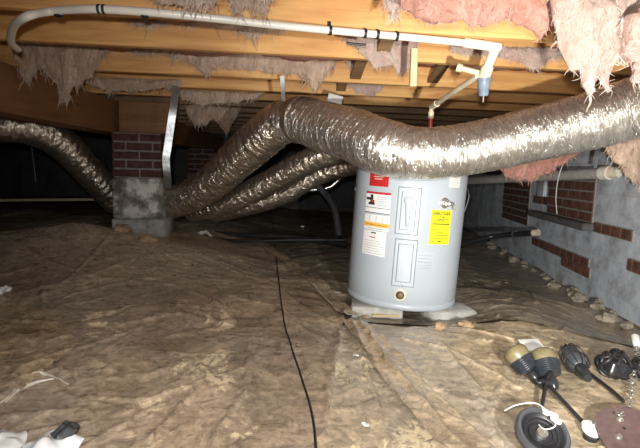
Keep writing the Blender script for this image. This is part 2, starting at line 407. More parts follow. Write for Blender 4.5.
def boxbricks(mb, cx, cy, w, z0, z1, bw=.2, rot=A):
    mb.cur = 0; Rm = Matrix.Rotation(rot, 3, 'Z'); c0 = Vector((cx, cy, 0))
    mb.box((cx, cy, (z0 + z1) / 2), (w - .014, w - .014, z1 - z0), Rm); mb.cur = 1
    rows = int(round((z1 - z0) / .075)); rh = (z1 - z0) / rows
    for r in range(rows):
        for side in range(4):
            Rs = Rm @ Matrix.Rotation(side * math.pi / 2, 3, 'Z')
            x = -w / 2 - (bw / 2 if (r + side) % 2 else 0)
            while x < w / 2 - .02:
                a = max(x + .006, -w / 2); b = min(x + bw - .006, w / 2)
                if b - a > .02:
                    mb.box(c0 + Rs @ Vector(((a + b) / 2, -w / 2 + .02, 0)) + Vector((0, 0, z0 + (r + .5) * rh)), (b - a, .042, rh - .014), Rs)
                x += bw
    return mb
def pier(cx, cy, lab, w=.365):
    z0 = G(cx, cy) - .08
    th = thing('brick_pier', lab, 'pier', (cx, cy, z0))
    zt = ZJ - .25; za = P(142, 178, 3.6).z
    zb = P(142, 219, 3.6).z
    boxbricks(MB(), cx, cy, w, za, zt).build('brickwork', [M['mortar'], M['brick_old']], th, smooth=False)
    Rm = Matrix.Rotation(A, 3, 'Z')
    def f(z):
        return z
    MB().box((cx, cy, (za + zb) / 2), (w + .015, w + .015, za - zb), Rm, bev=.012).build('mortared_block', M['parge'], th)
    MB().box((cx + .005, cy, (z0 + zb) / 2), (w + .04, w + .04, zb - z0), Rm, bev=.012).build('base_block', M['concrete'], th)
    return th
pc = P(144, 200, 3.8)
pier(pc.x, pc.y, 'brick pier with pale mortared block face under the girder between ducts')
bq = MB(); bq.box((0, 0, .12), (.38, .09, .24), bev=.004); bo = bq.build('beam_stub', M['wood_dark'], smooth=False); bo.location = (-1.40, 3.72, ZJ - .245); bo.rotation_euler = (0, 0, A)
tag(bo, 'short dark timber stub sitting on the near brick pier beside girder', 'beam')
pb = P(203, 160, 6.6)
pier(pb.x, pb.y, 'dim brick pier far back in the dark behind the strapped duct')

# cross bridging between the joists
def jd(i): return DJ[i]
def bridge(px, i, flip, lab):
    Rm = Matrix.Rotation(A, 3, 'Z')
    p = PZ(px, 60, ZJ); s = p.dot(U)
    a = Nn * (jd(i) + TH) + U * s; b = Nn * jd(i + 1) + U * s
    za, zb = (ZJ + .02, ZJ + JH - .02) if not flip else (ZJ + JH - .02, ZJ + .02)
    mb = MB(); v = (Vector((b.x, b.y, zb)) - Vector((a.x, a.y, za)))
    cc = (Vector((b.x, b.y, zb)) + Vector((a.x, a.y, za))) / 2
    y = v.normalized(); x = U; z = x.cross(y)
    Rm = Matrix((x, y, z)).transposed(); mb.box(cc, (.06, v.length - .03, .02), Rm)
    return tag(mb.build('bridging_strut', M['wood_old_shaded'], smooth=False), lab, 'brace', 'bridging struts')
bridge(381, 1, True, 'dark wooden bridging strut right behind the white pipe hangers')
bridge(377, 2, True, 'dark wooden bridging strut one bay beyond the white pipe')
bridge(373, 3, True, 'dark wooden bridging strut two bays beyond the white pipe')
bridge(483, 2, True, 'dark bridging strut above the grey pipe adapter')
# cleat
a = P(414, 49, 1.93); b = P(412, 87, 1.93)
mb = MB(); mb.box((a + b) / 2 + Vector((0, -.01, 0)), (.027, .02, (a - b).length), Matrix.Rotation(A, 3, 'Z') @ Matrix.Rotation(R(-1), 3, 'Y'), bev=.002)
tag(mb.build('wood_cleat', M['wood_pale']), 'short pale wood cleat nailed upright across the joist', 'wood block')

# ------------------------------------------------------------------ plastic sheets
def poly(pts, v):
    v *= len(pts) - 1; i = min(int(v), len(pts) - 2); return pts[i].lerp(pts[i + 1], v - i)
def sheet(name, lab, left, right, off, mat, nu, nv, seed, amp=1.0):
    def fn(u, v):
        a = poly(left, v); b = poly(right, v); p = a.lerp(b, u)
        x = p.x + .012 * noise.noise(Vector((p.y * 9, seed, u * 4))); y = p.y + .015 * noise.noise(Vector((p.x * 9, seed, v)))
        e = max(0, 1 - min(u, 1 - u, v, 1 - v) * 60)
        return Vector((x, y, G(x, y) + off + amp * wrink(x, y, seed) - 0.004 * e))
    return tag(MB().grid(fn, nu, nv).build(name, mat, ang=80), lab, 'plastic sheet')
V = Vector
def g2(px, py): p = PG(px, py); return Vector((p.x, p.y))
seam = [g2(322, 470), g2(335, 380), g2(345, 318), g2(300, 270), g2(262, 241), g2(230, 228)]
leftE = [V((-2.6, .2)), V((-2.9, 1.2)), V((-3.2, 2)), V((-3.5, 3)), V((-3.7, 4.2)), V((-3.8, 5.4))]
wallE = lambda y: Vector((1.70 + (y - 2.57) * math.tan(WD), y))
sheet('plastic_sheet', 'wide brown muddy plastic sheet covering the left ground', leftE, [Vector((s.x + .0, s.y)) for s in seam], .022, M['sheet_brown'], 330, 330, 0)
sheet('plastic_sheet', 'tan muddy plastic sheet in the foreground before the water heater', [g2(308, 480), g2(326, 380), g2(338, 335), g2(348, 322)], [wallE(.3), wallE(1.2), wallE(1.8), wallE(2.12)], .006, M['sheet_mid'], 250, 190, 4)
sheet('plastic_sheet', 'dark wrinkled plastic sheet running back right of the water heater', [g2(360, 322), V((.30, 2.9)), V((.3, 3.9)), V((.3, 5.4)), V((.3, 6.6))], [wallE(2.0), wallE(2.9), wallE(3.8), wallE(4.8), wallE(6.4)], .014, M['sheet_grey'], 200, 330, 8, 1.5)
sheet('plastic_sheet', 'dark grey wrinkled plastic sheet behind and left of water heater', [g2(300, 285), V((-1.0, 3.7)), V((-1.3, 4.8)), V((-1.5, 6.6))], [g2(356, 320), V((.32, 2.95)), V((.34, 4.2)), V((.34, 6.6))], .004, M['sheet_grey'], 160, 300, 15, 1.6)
# narrow milky strips
def band(lab, pxs, width, seed, off=.034):
    c = [g2(*q) for q in pxs]; l = []; r = []
    for i, p in enumerate(c):
        d = (c[min(i + 1, len(c) - 1)] - c[max(i - 1, 0)]).normalized(); n_ = Vector((-d.y, d.x)); w = width * (.8 + .4 * random.random())
        l.append(p + n_ * w); r.append(p - n_ * w)
    return sheet('plastic_flap', lab, l, r, off, M['sheet_milky'], 24, 140, seed, 1.0)
band('pale folded plastic flap running from cable to water heater corner', [(262, 246), (300, 276), (345, 316), (352, 322)], .05, 0)
band('translucent plastic flap crossing the lower left ground', [(-40, 300), (12, 330), (30, 360), (-20, 400)], .14, 0)
M['fold_highlight'] = simple('plastic_fold_highlight', (.72, .66, .55), .22, 0, .15, 20, .3)  # pale colour paints the bright highlights along the plastic creases
for lab_, q_ in (('pale painted highlight along plastic fold arching at the lower left ground', ((-8, 406), (8, 396), (24, 381), (45, 374), (68, 383))), ('thin painted highlight along plastic crease just inside the arching fold', ((6, 400), (20, 388), (36, 382), (54, 379)))):
    fp = [PG(x_, y_, .03) for x_, y_ in q_]; fp = smoothpath(fp, .01)
    for p_ in fp: p_.z = G(p_.x, p_.y) + .026 + wrink(p_.x, p_.y, 0)
    tag(MB().tube(fp, [.002 + .004 * math.sin(math.pi * k_ / (len(fp) - 1)) for k_ in range(len(fp))], 8).build('highlight_fold', M['fold_highlight']), lab_, 'plastic fold')
band('pale creased plastic flap fanning out in front of water heater', [(352, 326), (375, 350), (400, 385), (432, 420), (470, 460)], .055, 0)
# ------------------------------------------------------------------ clods along wall, by pier, torn mud
def rock(c, r, mat, name, lab, group=None, cat='rubble', flat=.6):
    sd = random.random() * 50; vs = []; c = Vector(c)
    def fn(u, v):
        a = u * 2 * math.pi; b = (v - .5) * math.pi
        d = Vector((math.cos(a) * math.cos(b), math.sin(a) * math.cos(b), math.sin(b)))
        k = 1 + .55 * noise.noise(d * 1.5 + Vector((sd, 0, 0))) + .2 * noise.noise(d * 4 + Vector((0, sd, 0)))
        return c + Vector((d.x * r * k, d.y * r * k * .8, d.z * r * k * flat))
    o = MB().grid(fn, 18, 10).build(name, mat, ang=30)
    return tag(o, lab, cat, group)
for k in range(26):
    y = 2.35 + 3.0 * (k / 26) ** 1.1; w = wallE(y); x = w.x - random.uniform(.02, .13); r = random.uniform(.02, .048)
    rock((x, y, G(x, y) + r * .45 + .015), r, M['rubble'], 'mortar_chunk', 'small crumbled mortar chunk lying along the foot of block wall', 'mortar chunks along the wall')
for (px, py, r, l) in ((121, 237, .07, 'brown clay clod at the left foot of brick pier'), (147, 243, .06, 'brown clay clod in front of the pier base'), (168, 238, .06, 'brown clay clod at right foot of brick pier')):
    p = PG(px, py); rock((p.x, min(p.y, 3.45), G(p.x, p.y) + .03), r, M['clod'], 'clay_clod', l, 'clay clods by the pier', 'clod')

# ------------------------------------------------------------------ ducts
def ductmesh(nodes, r, name, mat, lab, fine, parent=None, seg=.008, pin=None):
    path = smoothpath([P(*q) for q in nodes], seg); n = 96 if r > .1 else 64
    sd = random.random() * 30
    def disp(L, a):
        ca, sa = math.cos(a), math.sin(a)
        w = noise.noise(Vector((ca * 1.4, sa * 1.4, L * 6 + sd)))
        ring = math.sin((L + .018 * w) * 2 * math.pi / .055)
        fold = abs(noise.noise(Vector((ca * 1.3, sa * 1.3, L * 22 + sd + w * .6))))
        f2 = abs(noise.noise(Vector((ca * 2.6 + 9, sa * 2.6, L * 55 + sd))))
        big = noise.noise(Vector((ca * .9, sa * .9, L * 2.5 + sd)))
        if fine > .5: return .006 * ring - .045 * fold - .045 * f2 + .045 * big + .02
        return .018 * ring - .12 * fold - .03 * f2 + .05 * big + .03
    mb = MB(); mb.uv = []
    return path, mb.tube(path, [r * pin(p) for p in path] if pin else r, n, True, disp)
main = [(135, 205, 4.6), (160, 206, 4.2), (180, 200, 3.75), (207, 186, 3.5), (240, 157, 3.2), (270, 131, 3.0), (288, 120, 2.9), (303, 120, 2.8), (325, 128, 2.62), (350, 134, 2.4), (380, 146, 2.14), (412, 153, 2.05), (445, 152, 2.06), (489, 145, 2.08), (523, 137, 2.08), (557, 129, 2.08), (600, 118, 2.06), (640, 107, 2.0), (700, 92, 1.78), (760, 72, 1.45)]
th = thing('flex_duct', 'large silver foil flexible duct arching over the water heater', 'duct', P(412, 152, 2.02))
i_b = 7
path, mb = ductmesh(main[:i_b + 1], .132, '', None, '', .1); mb.build('ribbed_jacket', M['foil_brown'], th, ang=75)
def pinch(p):
    px = 320 + F * (p - CP).dot(rt) / (p - CP).dot(fw); k = [(0, 1), (340, 1), (385, .93), (415, .84), (445, .83), (489, .85), (557, .90), (620, .98), (700, 1), (2000, 1)]
    for (a, u_), (b, v_) in zip(k, k[1:]):
        if a <= px <= b: return u_ + (v_ - u_) * (px - a) / (b - a)
    return 1
path2, mb = ductmesh(main[i_b - 1:], .135, '', None, '', .7, pin=pinch)
mb.build('smooth_jacket', M['foil'], th, ang=75)
# tape band where the sleeves meet
c = path[-6]; d = (path[-1] - path[-12]).normalized()
MB().tube([path[-8] , path[-5], path[-2]], [.138, .141, .139], 64, True, lambda L, a: .02 * noise.noise(Vector((math.cos(a) * 3, math.sin(a) * 3, L * 40)))).build('tape_band', M['foil_brown'], th)
def duct(nodes, r, lab, mat='foil_brown', fine=.1):
    _, mb = ductmesh(nodes, r, '', None, '', fine); o = mb.build('flex_duct', M[mat], ang=75); return tag(o, lab, 'duct')
duct([(-60, 122, 3.1), (-10, 124, 3.25), (30, 128, 3.4), (58, 140, 3.55), (80, 160, 3.7), (98, 180, 3.85), (118, 202, 4.05)], .125, 'dusty foil duct drooping from the left edge to the brick pier')
duct([(192, 212, 4.2), (225, 204, 3.9), (265, 184, 3.65), (300, 165, 3.45), (335, 151, 3.3), (375, 150, 3.2)], .092, 'middle silver flexible duct tucked under the large ribbed one')
duct([(215, 214, 4.4), (245, 207, 4.2), (285, 194, 4.0), (315, 176, 3.85), (350, 165, 3.7), (375, 158, 3.6)], .085, 'lowest narrow silver duct beneath the other two near the floor')

# ------------------------------------------------------------------ water heater
HX, HY, HR = 0, 0, .292
pL = P(346.2, 300, 2.5); pR = P(453.2, 300, 2.5); HY = 2.52; hc = (pL.x + pR.x) / 2 * HY / 2.5; HR = (pR.x - pL.x) / 2 * .985 * HY / 2.5; HX = hc
HZ0 = P(404, 312, HY - HR).z; HZ1 = HZ0 + .735
print('heater', HX, HY, HR, HZ0, HZ1, G(HX, HY))
th = thing('water_heater', 'short grey electric water heater standing on blocks under the duct', 'water heater', (HX, HY, HZ0))
hb = [(0.001, HZ0), (HR - .012, HZ0), (HR - .003, HZ0 + .004), (HR + .002, HZ0 + .012), (HR + .002, HZ0 + .028), (HR - .003, HZ0 + .034), (HR, HZ0 + .04)]
hb += [(HR, HZ0 + .04 + (HZ1 - HZ0 - .09) * k / 8) for k in range(1, 9)]
MB().lathe(hb + [(HR - .004, HZ1 - .046)], (HX, HY, 0), n=96).build('tank_jacket', M['heater'], th, ang=50)
MB().lathe([(HR - .002, HZ1 - .046), (HR + .003, HZ1 - .04), (HR + .003, HZ1 - .012), (HR - .01, HZ1), (HR - .05, HZ1 + .004), (.001, HZ1 + .006)], (HX, HY, 0), n=96).build('top_cap', M['heater'], th)
TILT = R(2.5); th.rotation_euler = (0, TILT, 0); HB = Vector((HX, HY, HZ0)); TI = Matrix.Rotation(-TILT, 3, 'Y')
def chit(px, py):
    d = TI @ ray(px, py); CQ = TI @ (CP - HB) + HB; ox, oy = CQ.x - HX, CQ.y - HY
    a = d.x ** 2 + d.y ** 2; b = 2 * (ox * d.x + oy * d.y); c_ = ox * ox + oy * oy - HR * HR
    t_ = (-b - math.sqrt(max(0, b * b - 4 * a * c_))) / (2 * a); p = CQ + d * t_
    return math.atan2(p.x - HX, -(p.y - HY)), p.z
def cyl(a, z, off): return Vector((HX + math.sin(a) * (HR + off), HY - math.cos(a) * (HR + off), z))
def patch(a0, a1, z0, z1, off, name, mat, parent, thick=.002, chamf=.0):
    def fn(u, v):
        uu = min(max(u, 0), 1); k = (0.06 < u < .94) and (.03 < v < .97)
        return cyl(a0 + (a1 - a0) * u, z0 + (z1 - z0) * v, off)
    mb = MB(); nu = 10
    mb.grid(fn, nu, 2)
    e = [(0, 0, 1, 0), (1, 0, 1, 1), (1, 1, 0, 1), (0, 1, 0, 0)]
    for (u0_, v0_, u1_, v1_) in e:   # rim down to the jacket
        mb.grid(lambda s, w: cyl(a0 + (a1 - a0) * (u0_ + (u1_ - u0_) * s), z0 + (z1 - z0) * (v0_ + (v1_ - v0_) * s), off * (1 - w)), nu, 1)
    return mb.build(name, mat, parent, smooth=False)
def pxpatch(x0, y0, x1, y1, off, name, mat, parent):
    xm, ym = (x0 + x1) / 2, (y0 + y1) / 2
    a0 = chit(x0, ym)[0]; a1 = chit(x1, ym)[0]; z1_ = chit(xm, y0)[1]; z0_ = chit(xm, y1)[1]
    return patch(a0, a1, z0_, z1_, off, name, mat, parent), (a0, a1, z0_, z1_)
def inset(b, l, r, bt, tp_, off, name, mat, parent):   # fractions of the box
    a0, a1, z0, z1 = b
    return patch(a0 + (a1 - a0) * l, a0 + (a1 - a0) * r, z0 + (z1 - z0) * bt, z0 + (z1 - z0) * tp_, off, name, mat, parent)
for (x0, y0, x1, y1, top) in ((396.5, 187, 420, 235, 1), (393, 239, 416, 287, 0)):
    o, b = pxpatch(x0, y0, x1, y1, .0015, 'access_panel', M['seam'], th)
    inset(b, .05, .95, .022, .978, .006, 'panel_face', M['heater_panel'], o)
    inset(b, .17, .83, .10, .90, .0068, 'panel_groove', M['seam'], o)
    inset(b, .215, .785, .115, .885, .0085, 'panel_raised_face', M['heater_panel'], o)
    for zz in (.055, .945):
        a = (b[0] + b[1]) / 2; z = b[2] + (b[3] - b[2]) * zz
        MB().lathe([(.005, 0), (.005, .002), (.001, .003)], cyl(a, z, .006), (math.sin(a), -math.cos(a), 0), 12).build('screw', M['steel'], o)
    if top:   # moulded funnel shape
        am = (b[0] + b[1]) / 2
        def fun(u, v):
            w = (.026 if v > .78 else .010 + .012 * (v / .78) ** 2) * (1 if v < .93 else .75)
            z = b[2] + (b[3] - b[2]) * (.17 + .66 * v); s = (u - .5) * 2
            return cyl(am + s * w / HR, z, .009 + .010 * math.sqrt(max(0, 1 - s * s)) * min(1, v * 8 + .2, (1 - v) * 6 + .1))
        MB().grid(fun, 12, 24).build('moulded_relief', M['heater_panel'], o)
o, b = pxpatch(370.5, 160, 389.5, 186.5, .0012, 'red_label', M['red_label'], th); o['label'] = 'red sticker'
for k in range(4): inset(b, .3 - .05 * (k % 2), .7 + .06 * (k % 3), .26 + k * .09, .30 + k * .09, .0018, 'printed_line', M['tan_print'], o)
o, b = pxpatch(366, 192, 390.5, 213.5, .0012, 'warning_label', M['paper'], th); o['label'] = 'white warning sticker with red header'
inset(b, 0, 1, .90, 1, .0018, 'red_header', M['red_label'], o); inset(b, 0, 1, .235, .26, .0018, 'printed_line', M['black_ink'], o); inset(b, 0, 1, 0, .03, .0018, 'printed_line', M['black_ink'], o)
inset(b, .03, .25, .60, .72, .0018, 'pictogram', M['black_ink'], o); inset(b, .22, .34, .42, .86, .0018, 'pictogram', M['black_ink'], o); inset(b, .15, .42, .38, .50, .0018, 'pictogram', M['black_ink'], o)
inset(b, .28, .40, .50, .62, .0021, 'pictogram', M['red_label'], o)
for k in range(5): inset(b, .50, .93 - .07 * (k % 2), .36 + k * .10, .385 + k * .10, .0018, 'printed_line', M['grey_print'], o)
o, b = pxpatch(364.5, 215, 389.5, 230.5, .0012, 'rating_label', M['paper'], th); o['label'] = 'white sticker with orange band'
inset(b, 0, 1, .22, .50, .0018, 'orange_band', M['orange'], o); inset(b, .1, .9, .335, .36, .0021, 'printed_line', M['black_ink'], o)
for q in (.22, .5, .75): inset(b, q, q + .03, .52, .93, .0018, 'divider', M['tan_print'], o)
inset(b, .2, .85, .08, .12, .0018, 'printed_line', M['grey_print'], o)
o, b = pxpatch(363, 231, 385.5, 255.5, .0012, 'instruction_label', M['paper'], th); o['label'] = 'white instruction sticker'
inset(b, .38, .60, .90, .95, .0018, 'printed_line', M['black_ink'], o); inset(b, .32, .58, .72, .76, .0018, 'printed_line', M['red_label'], o)
for k in range(6): inset(b, .08, .92 - .08 * (k % 3), .08 + k * .10, .095 + k * .10, .0018, 'printed_line', M['grey_print'], o)
o, b = pxpatch(430, 210, 450, 244.5, .0012, 'energy_label', M['yellow'], th); o['label'] = 'yellow energy sticker with black print'
for k, (l, r_, z) in enumerate(((.14, .86, .72), (.3, .6, .69), (.08, .92, .58), (.1, .9, .42), (.2, .62, .35), (.12, .88, .26), (.1, .86, .16), (.4, .56, .07))):
    inset(b, l, r_, z, z + (.03 if k in (2, 7) else .016), .0018, 'printed_line', M['black_ink'], o)
inset(b, .52, .60, .77, .81, .0018, 'printed_mark', M['black_ink'], o)
# bold heading wrapped round the jacket
cu = bpy.data.curves.new('heading', 'FONT'); cu.body = 'ENERGYGUIDE'; cu.size = .1; cu.align_x = 'CENTER'; cu.offset = .003
to = bpy.data.objects.new('tmp_text', cu); COL.objects.link(to); bpy.context.view_layer.update()
tm = to.to_mesh(); vs = [v.co.copy() for v in tm.vertices]; fs = [tuple(p.vertices) for p in tm.polygons]; to.to_mesh_clear(); bpy.data.objects.remove(to)
xs = [v.x for v in vs]; ys = [v.y for v in vs]; mb = MB()
mb.add([cyl(b[0] + (b[1] - b[0]) * (.08 + .84 * (v.x - min(xs)) / (max(xs) - min(xs))), b[2] + (b[3] - b[2]) * (.85 + .09 * (v.y - min(ys)) / (max(ys) - min(ys))), .002) for v in vs], fs)
mb.build('heading', M['black_ink'], o, smooth=False)
o, b = pxpatch(449.5, 174, 460, 187.5, .0012, 'small_label', M['paper'], th); o['label'] = 'small white sticker near the top'
for k in range(4): inset(b, .2, .8, .15 + k * .18, .22 + k * .18, .0018, 'printed_line', M['tan_print'], o)
# printed block directly on enamel
x0, y0, x1, y1 = 416.5, 252, 433.5, 269
a0 = chit(x0, 260)[0]; a1 = chit(x1, 260)[0]; z1_ = chit(425, y0)[1]; z0_ = chit(425, y1)[1]; b = (a0, a1, z0_, z1_)
ip = patch(a0, a1, z0_, z1_, .0008, 'wiring_label', M['heater_panel'], th)
for k in range(5): inset(b, .05, .95, .02 + k * .19, .045 + k * .19, .0014, 'printed_line', M['grey_print'], ip)
for k in range(14): inset(b, .1 + (k % 5) * .17, .16 + (k % 5) * .17, .10 + (k // 5) * .24, .15 + (k // 5) * .24, .0014, 'printed_mark', M['grey_print'], ip)
# relief valve
a, z = chit(444.5, 203); nrm = Vector((math.sin(a), -math.cos(a), 0))
v_ = MB().lathe([(.026, 0), (.026, .003), (.020, .006), (.016, .008)], cyl(a, z, 0), nrm, 28).build('relief_valve', M['steel'], th)
MB().lathe([(.015, .006), (.017, .012), (.017, .028), (.012, .032), (.012, .045), (.006, .048)], cyl(a, z, 0), nrm, 6).build('valve_stem', M['steel'], v_, smooth=False)
tv = Vector((math.cos(a), math.sin(a), 0)); c = cyl(a, z, .04)
MB().tube(smoothpath([c, c + tv * .018 + Vector((0, 0, .004)), c + tv * .026 - Vector((0, 0, .012)), c + tv * .032 - Vector((0, 0, .03))], .004), .0045, 8).build('valve_lever', M['steel'], v_)
# drain hole with drain valve
a, z = chit(400, 295); nrm = Vector((math.sin(a), -math.cos(a), 0))
dv = MB().lathe([(.030, 0), (.030, .002), (.024, .003)], cyl(a, z, 0), nrm, 28).build('drain_opening', M['cream_pvc'], th)
MB().lathe([(.021, .001), (.021, .004), (.012, .005)], cyl(a, z, 0), nrm, 24).build('drain_hole', M['black'], dv)
MB().lathe([(.013, .004), (.013, .016), (.009, .018)], cyl(a, z, .0) + tv * .003, nrm, 12).build('drain_valve', M['wood_old_shaded'], dv)
# white reflector dot
a, z = chit(354.5, 189)
patch(a - .012, a + .012, z - .006, z + .008, .002, 'white_chip', M['paper'], th)
# blocks below heater
def slab(px, py, Y, size, rz, mat, name, lab, cat):
    p = P(px, py, Y); return tag(MB().box(p, size, Matrix.Rotation(R(rz), 3, 'Z'), bev=.008).build(name, M[mat]), lab, cat)
gz = G(HX, HY)
zt = HZ0 - .001
def pad(x, y, sx, sy, rz, z1, name, mat, lab, cat):
    z0 = G(x, y) - .01
    return tag(MB().box((x, y, (z0 + z1) / 2), (sx, sy, z1 - z0), Matrix.Rotation(R(rz), 3, 'Z'), bev=.006).build(name, M[mat]), lab, cat)
pad(HX + .215, HY - .17, .24, .20, 10, zt, 'concrete_block', 'concrete', 'pale concrete block poking out under the right of heater', 'block')
pad(HX - .14, HY - .03, .26, .40, -4, zt, 'concrete_block', 'concrete', 'grey concrete block under the left half of water heater', 'block')
p = PG(385, 321); tag(MB().box((p.x, p.y, p.z + .03), (.14, .03, .012), Matrix.Rotation(R(4), 3, 'Z'), bev=.003).build('wood_shim', M['wood_pale']), 'thin pale wood shim on ground before the heater', 'wood')
for (px, py, r, l) in ((352, 312, .022, 'small pale stone at the left foot of water heater'), (366, 321, .018, 'small stone in front of the heater, near left block'), (466, 330, .03, 'tan clod on ground right of heater block'), (440, 331, .026, 'tan clod in front of the pale heater block')):
    p = PG(px, py); rock((p.x, p.y, p.z + r * .4 + .012), r, M['clod'], 'stone', l, None, 'stone')
for (px, py, q) in ((362, 314, 0), (378, 318, 1)):
    p = PG(px, py); pts = smoothpath([p + V((0, 0, .045)), p + V((.02, -.02, .05)), p + V((.05, 0, .04)), p + V((.06, .04, .04))], .01)
    tag(MB().tube(pts, .006, 8).build('wire_end', M['black']), ['short black wire end beside the left foot of heater', 'short black wire curl in front of heater base'][q], 'wire')
# riser on top of the heater
a = P(431.5, 106, HY - .04); b_ = V((a.x, a.y, HZ1 + .005))
th2 = thing('supply_riser', 'short copper riser rising out of the heater behind duct', 'pipe', b_)
MB().tube([b_, a.lerp(b_, .22)], .0115, 14).build('copper_tube', M['copper'], th2)
MB().tube([a.lerp(b_, .22), a.lerp(b_, .10), a.lerp(b_, .09), a], [.015, .015, .011, .011], 14).build('coupling', M['cream_pvc'], th2)
# ------------------------------------------------------------------ ceiling water pipe
zp = ZJ - .018
pp = [P(18, 49, 1.84)] + [P(11, 42, 1.70), P(14, 26, 1.54), P(28, 16, 1.46)] + [PZ(x, y, zp) for (x, y) in ((50, 11.5), (90, 9), (140, 11.5), (200, 17), (300, 27.5), (400, 36.5), (470, 43.5), (492, 47))]
th = thing('water_pipe', 'long white plastic water pipe strapped below the ceiling joists', 'pipe', PZ(300, 27.5, zp))
path = smoothpath(pp, .015); MB().tube(path, .0128, 20).build('pipe_run', M['white_pvc'], th)
def onpath(px, py):
    t_ = PZ(px, py, zp); i = min(range(1, len(path) - 1), key=lambda k: (path[k] - t_).length); return path[i], (path[i + 1] - path[i - 1]).normalized()
for (x, y, w, m) in ((106, 9.5, .004, 'black_ink'), (101, 9.3, .004, 'black_ink'), (468, 43.3, .006, 'dark_grey'), (478, 44.6, .004, 'dark_grey')):
    c, d = onpath(x, y); MB().tube([c - d * w, c + d * w], .0148, 20).build('marking_band', M[m], th)
c, d = onpath(474, 44); MB().tube([c - d * .05, c + d * .10], .0172, 20).build('coupling', M['white_pvc'], th)
for (x, y) in ((57, 11), (147, 12.5)):
    c, d = onpath(x, y); n_ = Vector((0, 0, 1)); s_ = d.cross(n_).normalized()
    MB().box(c - n_ * .010 - s_ * .004, (.022, .020, .014), Matrix((d, s_, n_)).transposed(), bev=.003).build('pipe_clip', M['black'], th)
for (x, y) in ((328, 30), (364, 33), (377, 34.5), (396, 36)):
    c, d = onpath(x, y); n_ = Vector((0, 0, 1))
    hs = MB().tube([c - d * .005, c + d * .005], .0165, 16)
    s_ = d.cross(n_).normalized(); hs.box(c + n_ * .012 - s_ * .018, (.012, .004, .045), Matrix((d, s_, n_)).transposed())
    hs.build('pipe_strap', M['black'], th)
e = P(495, 49, path[-1].y + .02); e2 = P(488, 66, e.y + .06); e3 = P(484, 78, e.y + .08); e4 = P(483.5, 96, e.y + .09)
MB().tube(smoothpath([path[-1], e, e.lerp(e2, .3), e2], .01), .0185, 18).build('elbow', M['white_pvc'], th)
MB().tube(smoothpath([e2, e2.lerp(e3, .5), e3], .01), .024, 18).build('tee_fitting', M['cream_pvc'], th)
MB().tube([e3, e3.lerp(e4, .12), e3.lerp(e4, .14), e3.lerp(e4, .55), e3.lerp(e4, .6), e3.lerp(e4, .9), e4], [.030, .030, .026, .024, .021, .020, .017], 20).build('grey_adapter', M['grey_pvc'], th)
MB().tube([e4, e4 - V((0, 0, .025))], .003, 8).build('drip_tip', M['steel'], th)
f1 = P(479, 73, e3.y); f2 = P(462, 68.5, e3.y + .02)
MB().tube([f1, f2], .011, 14).build('stub_pipe', M['cream_pvc'], th)
MB().tube([f2, f2 + (f2 - f1).normalized() * .02], .017, 14).build('stub_cap', M['cream_pvc'], th)
f3 = P(432, 107, HY - .04)
MB().tube(smoothpath([P(478, 76, e3.y), P(455, 91, 2.15), f3], .02), .0125, 16).build('branch_pipe', M['cream_pvc'], th)
q = P(452, 93, 2.2); q2 = P(455, 91, 2.15)
MB().tube([f3, f3.lerp(P(455, 91, 2.15), .25)], .017, 14).build('coupling', M['cream_pvc'], th)
# hanging tin strip behind pipe, bolt
c = P(346, 43, 1.9); tag(MB().tube([c, P(366, 45, 1.9)], .005, 8).build('nail_rod', M['black']), 'thin dark rod sticking out left of pink wad below pipe', 'rod')

# ------------------------------------------------------------------ metal straps
def strapmesh(pts, w, nrm, th_=.0015):
    mb = MB(); pts = smoothpath(pts, .02); nrm = Vector(nrm).normalized(); vs = []; fs = []
    for i, p in enumerate(pts):
        d = (pts[min(i + 1, len(pts) - 1)] - pts[max(i - 1, 0)]).normalized(); s_ = d.cross(nrm).normalized(); f = nrm * th_
        vs += [p - s_ * w / 2 - f, p + s_ * w / 2 - f, p + s_ * w / 2 + f, p - s_ * w / 2 + f]
    for i in range(len(pts) - 1):
        for k in range(4): fs.append((i * 4 + k, i * 4 + (k + 1) % 4, i * 4 + 4 + (k + 1) % 4, i * 4 + 4 + k))
    fs += [(3, 2, 1, 0), tuple(len(pts) * 4 - 4 + k for k in range(4))]
    return mb.add(vs, fs)
Ys = 2.95
tag(strapmesh([P(176, 86, Ys - .1), P(173, 110, Ys), P(168, 145, Ys), P(166, 160, Ys), P(167.5, 178, Ys + .05), P(168, 188, Ys + .3)], .045, (.25, -1, 0)).build('hanger_strap', M['galv']), 'bent galvanized metal strap hanging down in front of pier', 'strap')
tag(strapmesh([P(282, 76, 2.55), P(283, 90, 2.58), P(283.5, 101, 2.62)], .022, (0, -1, 0)).build('hanger_strap', M['galv']), 'short galvanized strap from joist to top of the duct bend', 'strap')
p = P(335, 99, 2.85); tag(MB().box(p, (.09, .02, .05), Matrix.Rotation(A, 3, 'Z') @ Matrix.Rotation(R(12), 3, 'Y'), bev=.003).build('joist_tag', M['white_plastic']), 'pale plate on the joist just above the duct bend', 'plate')

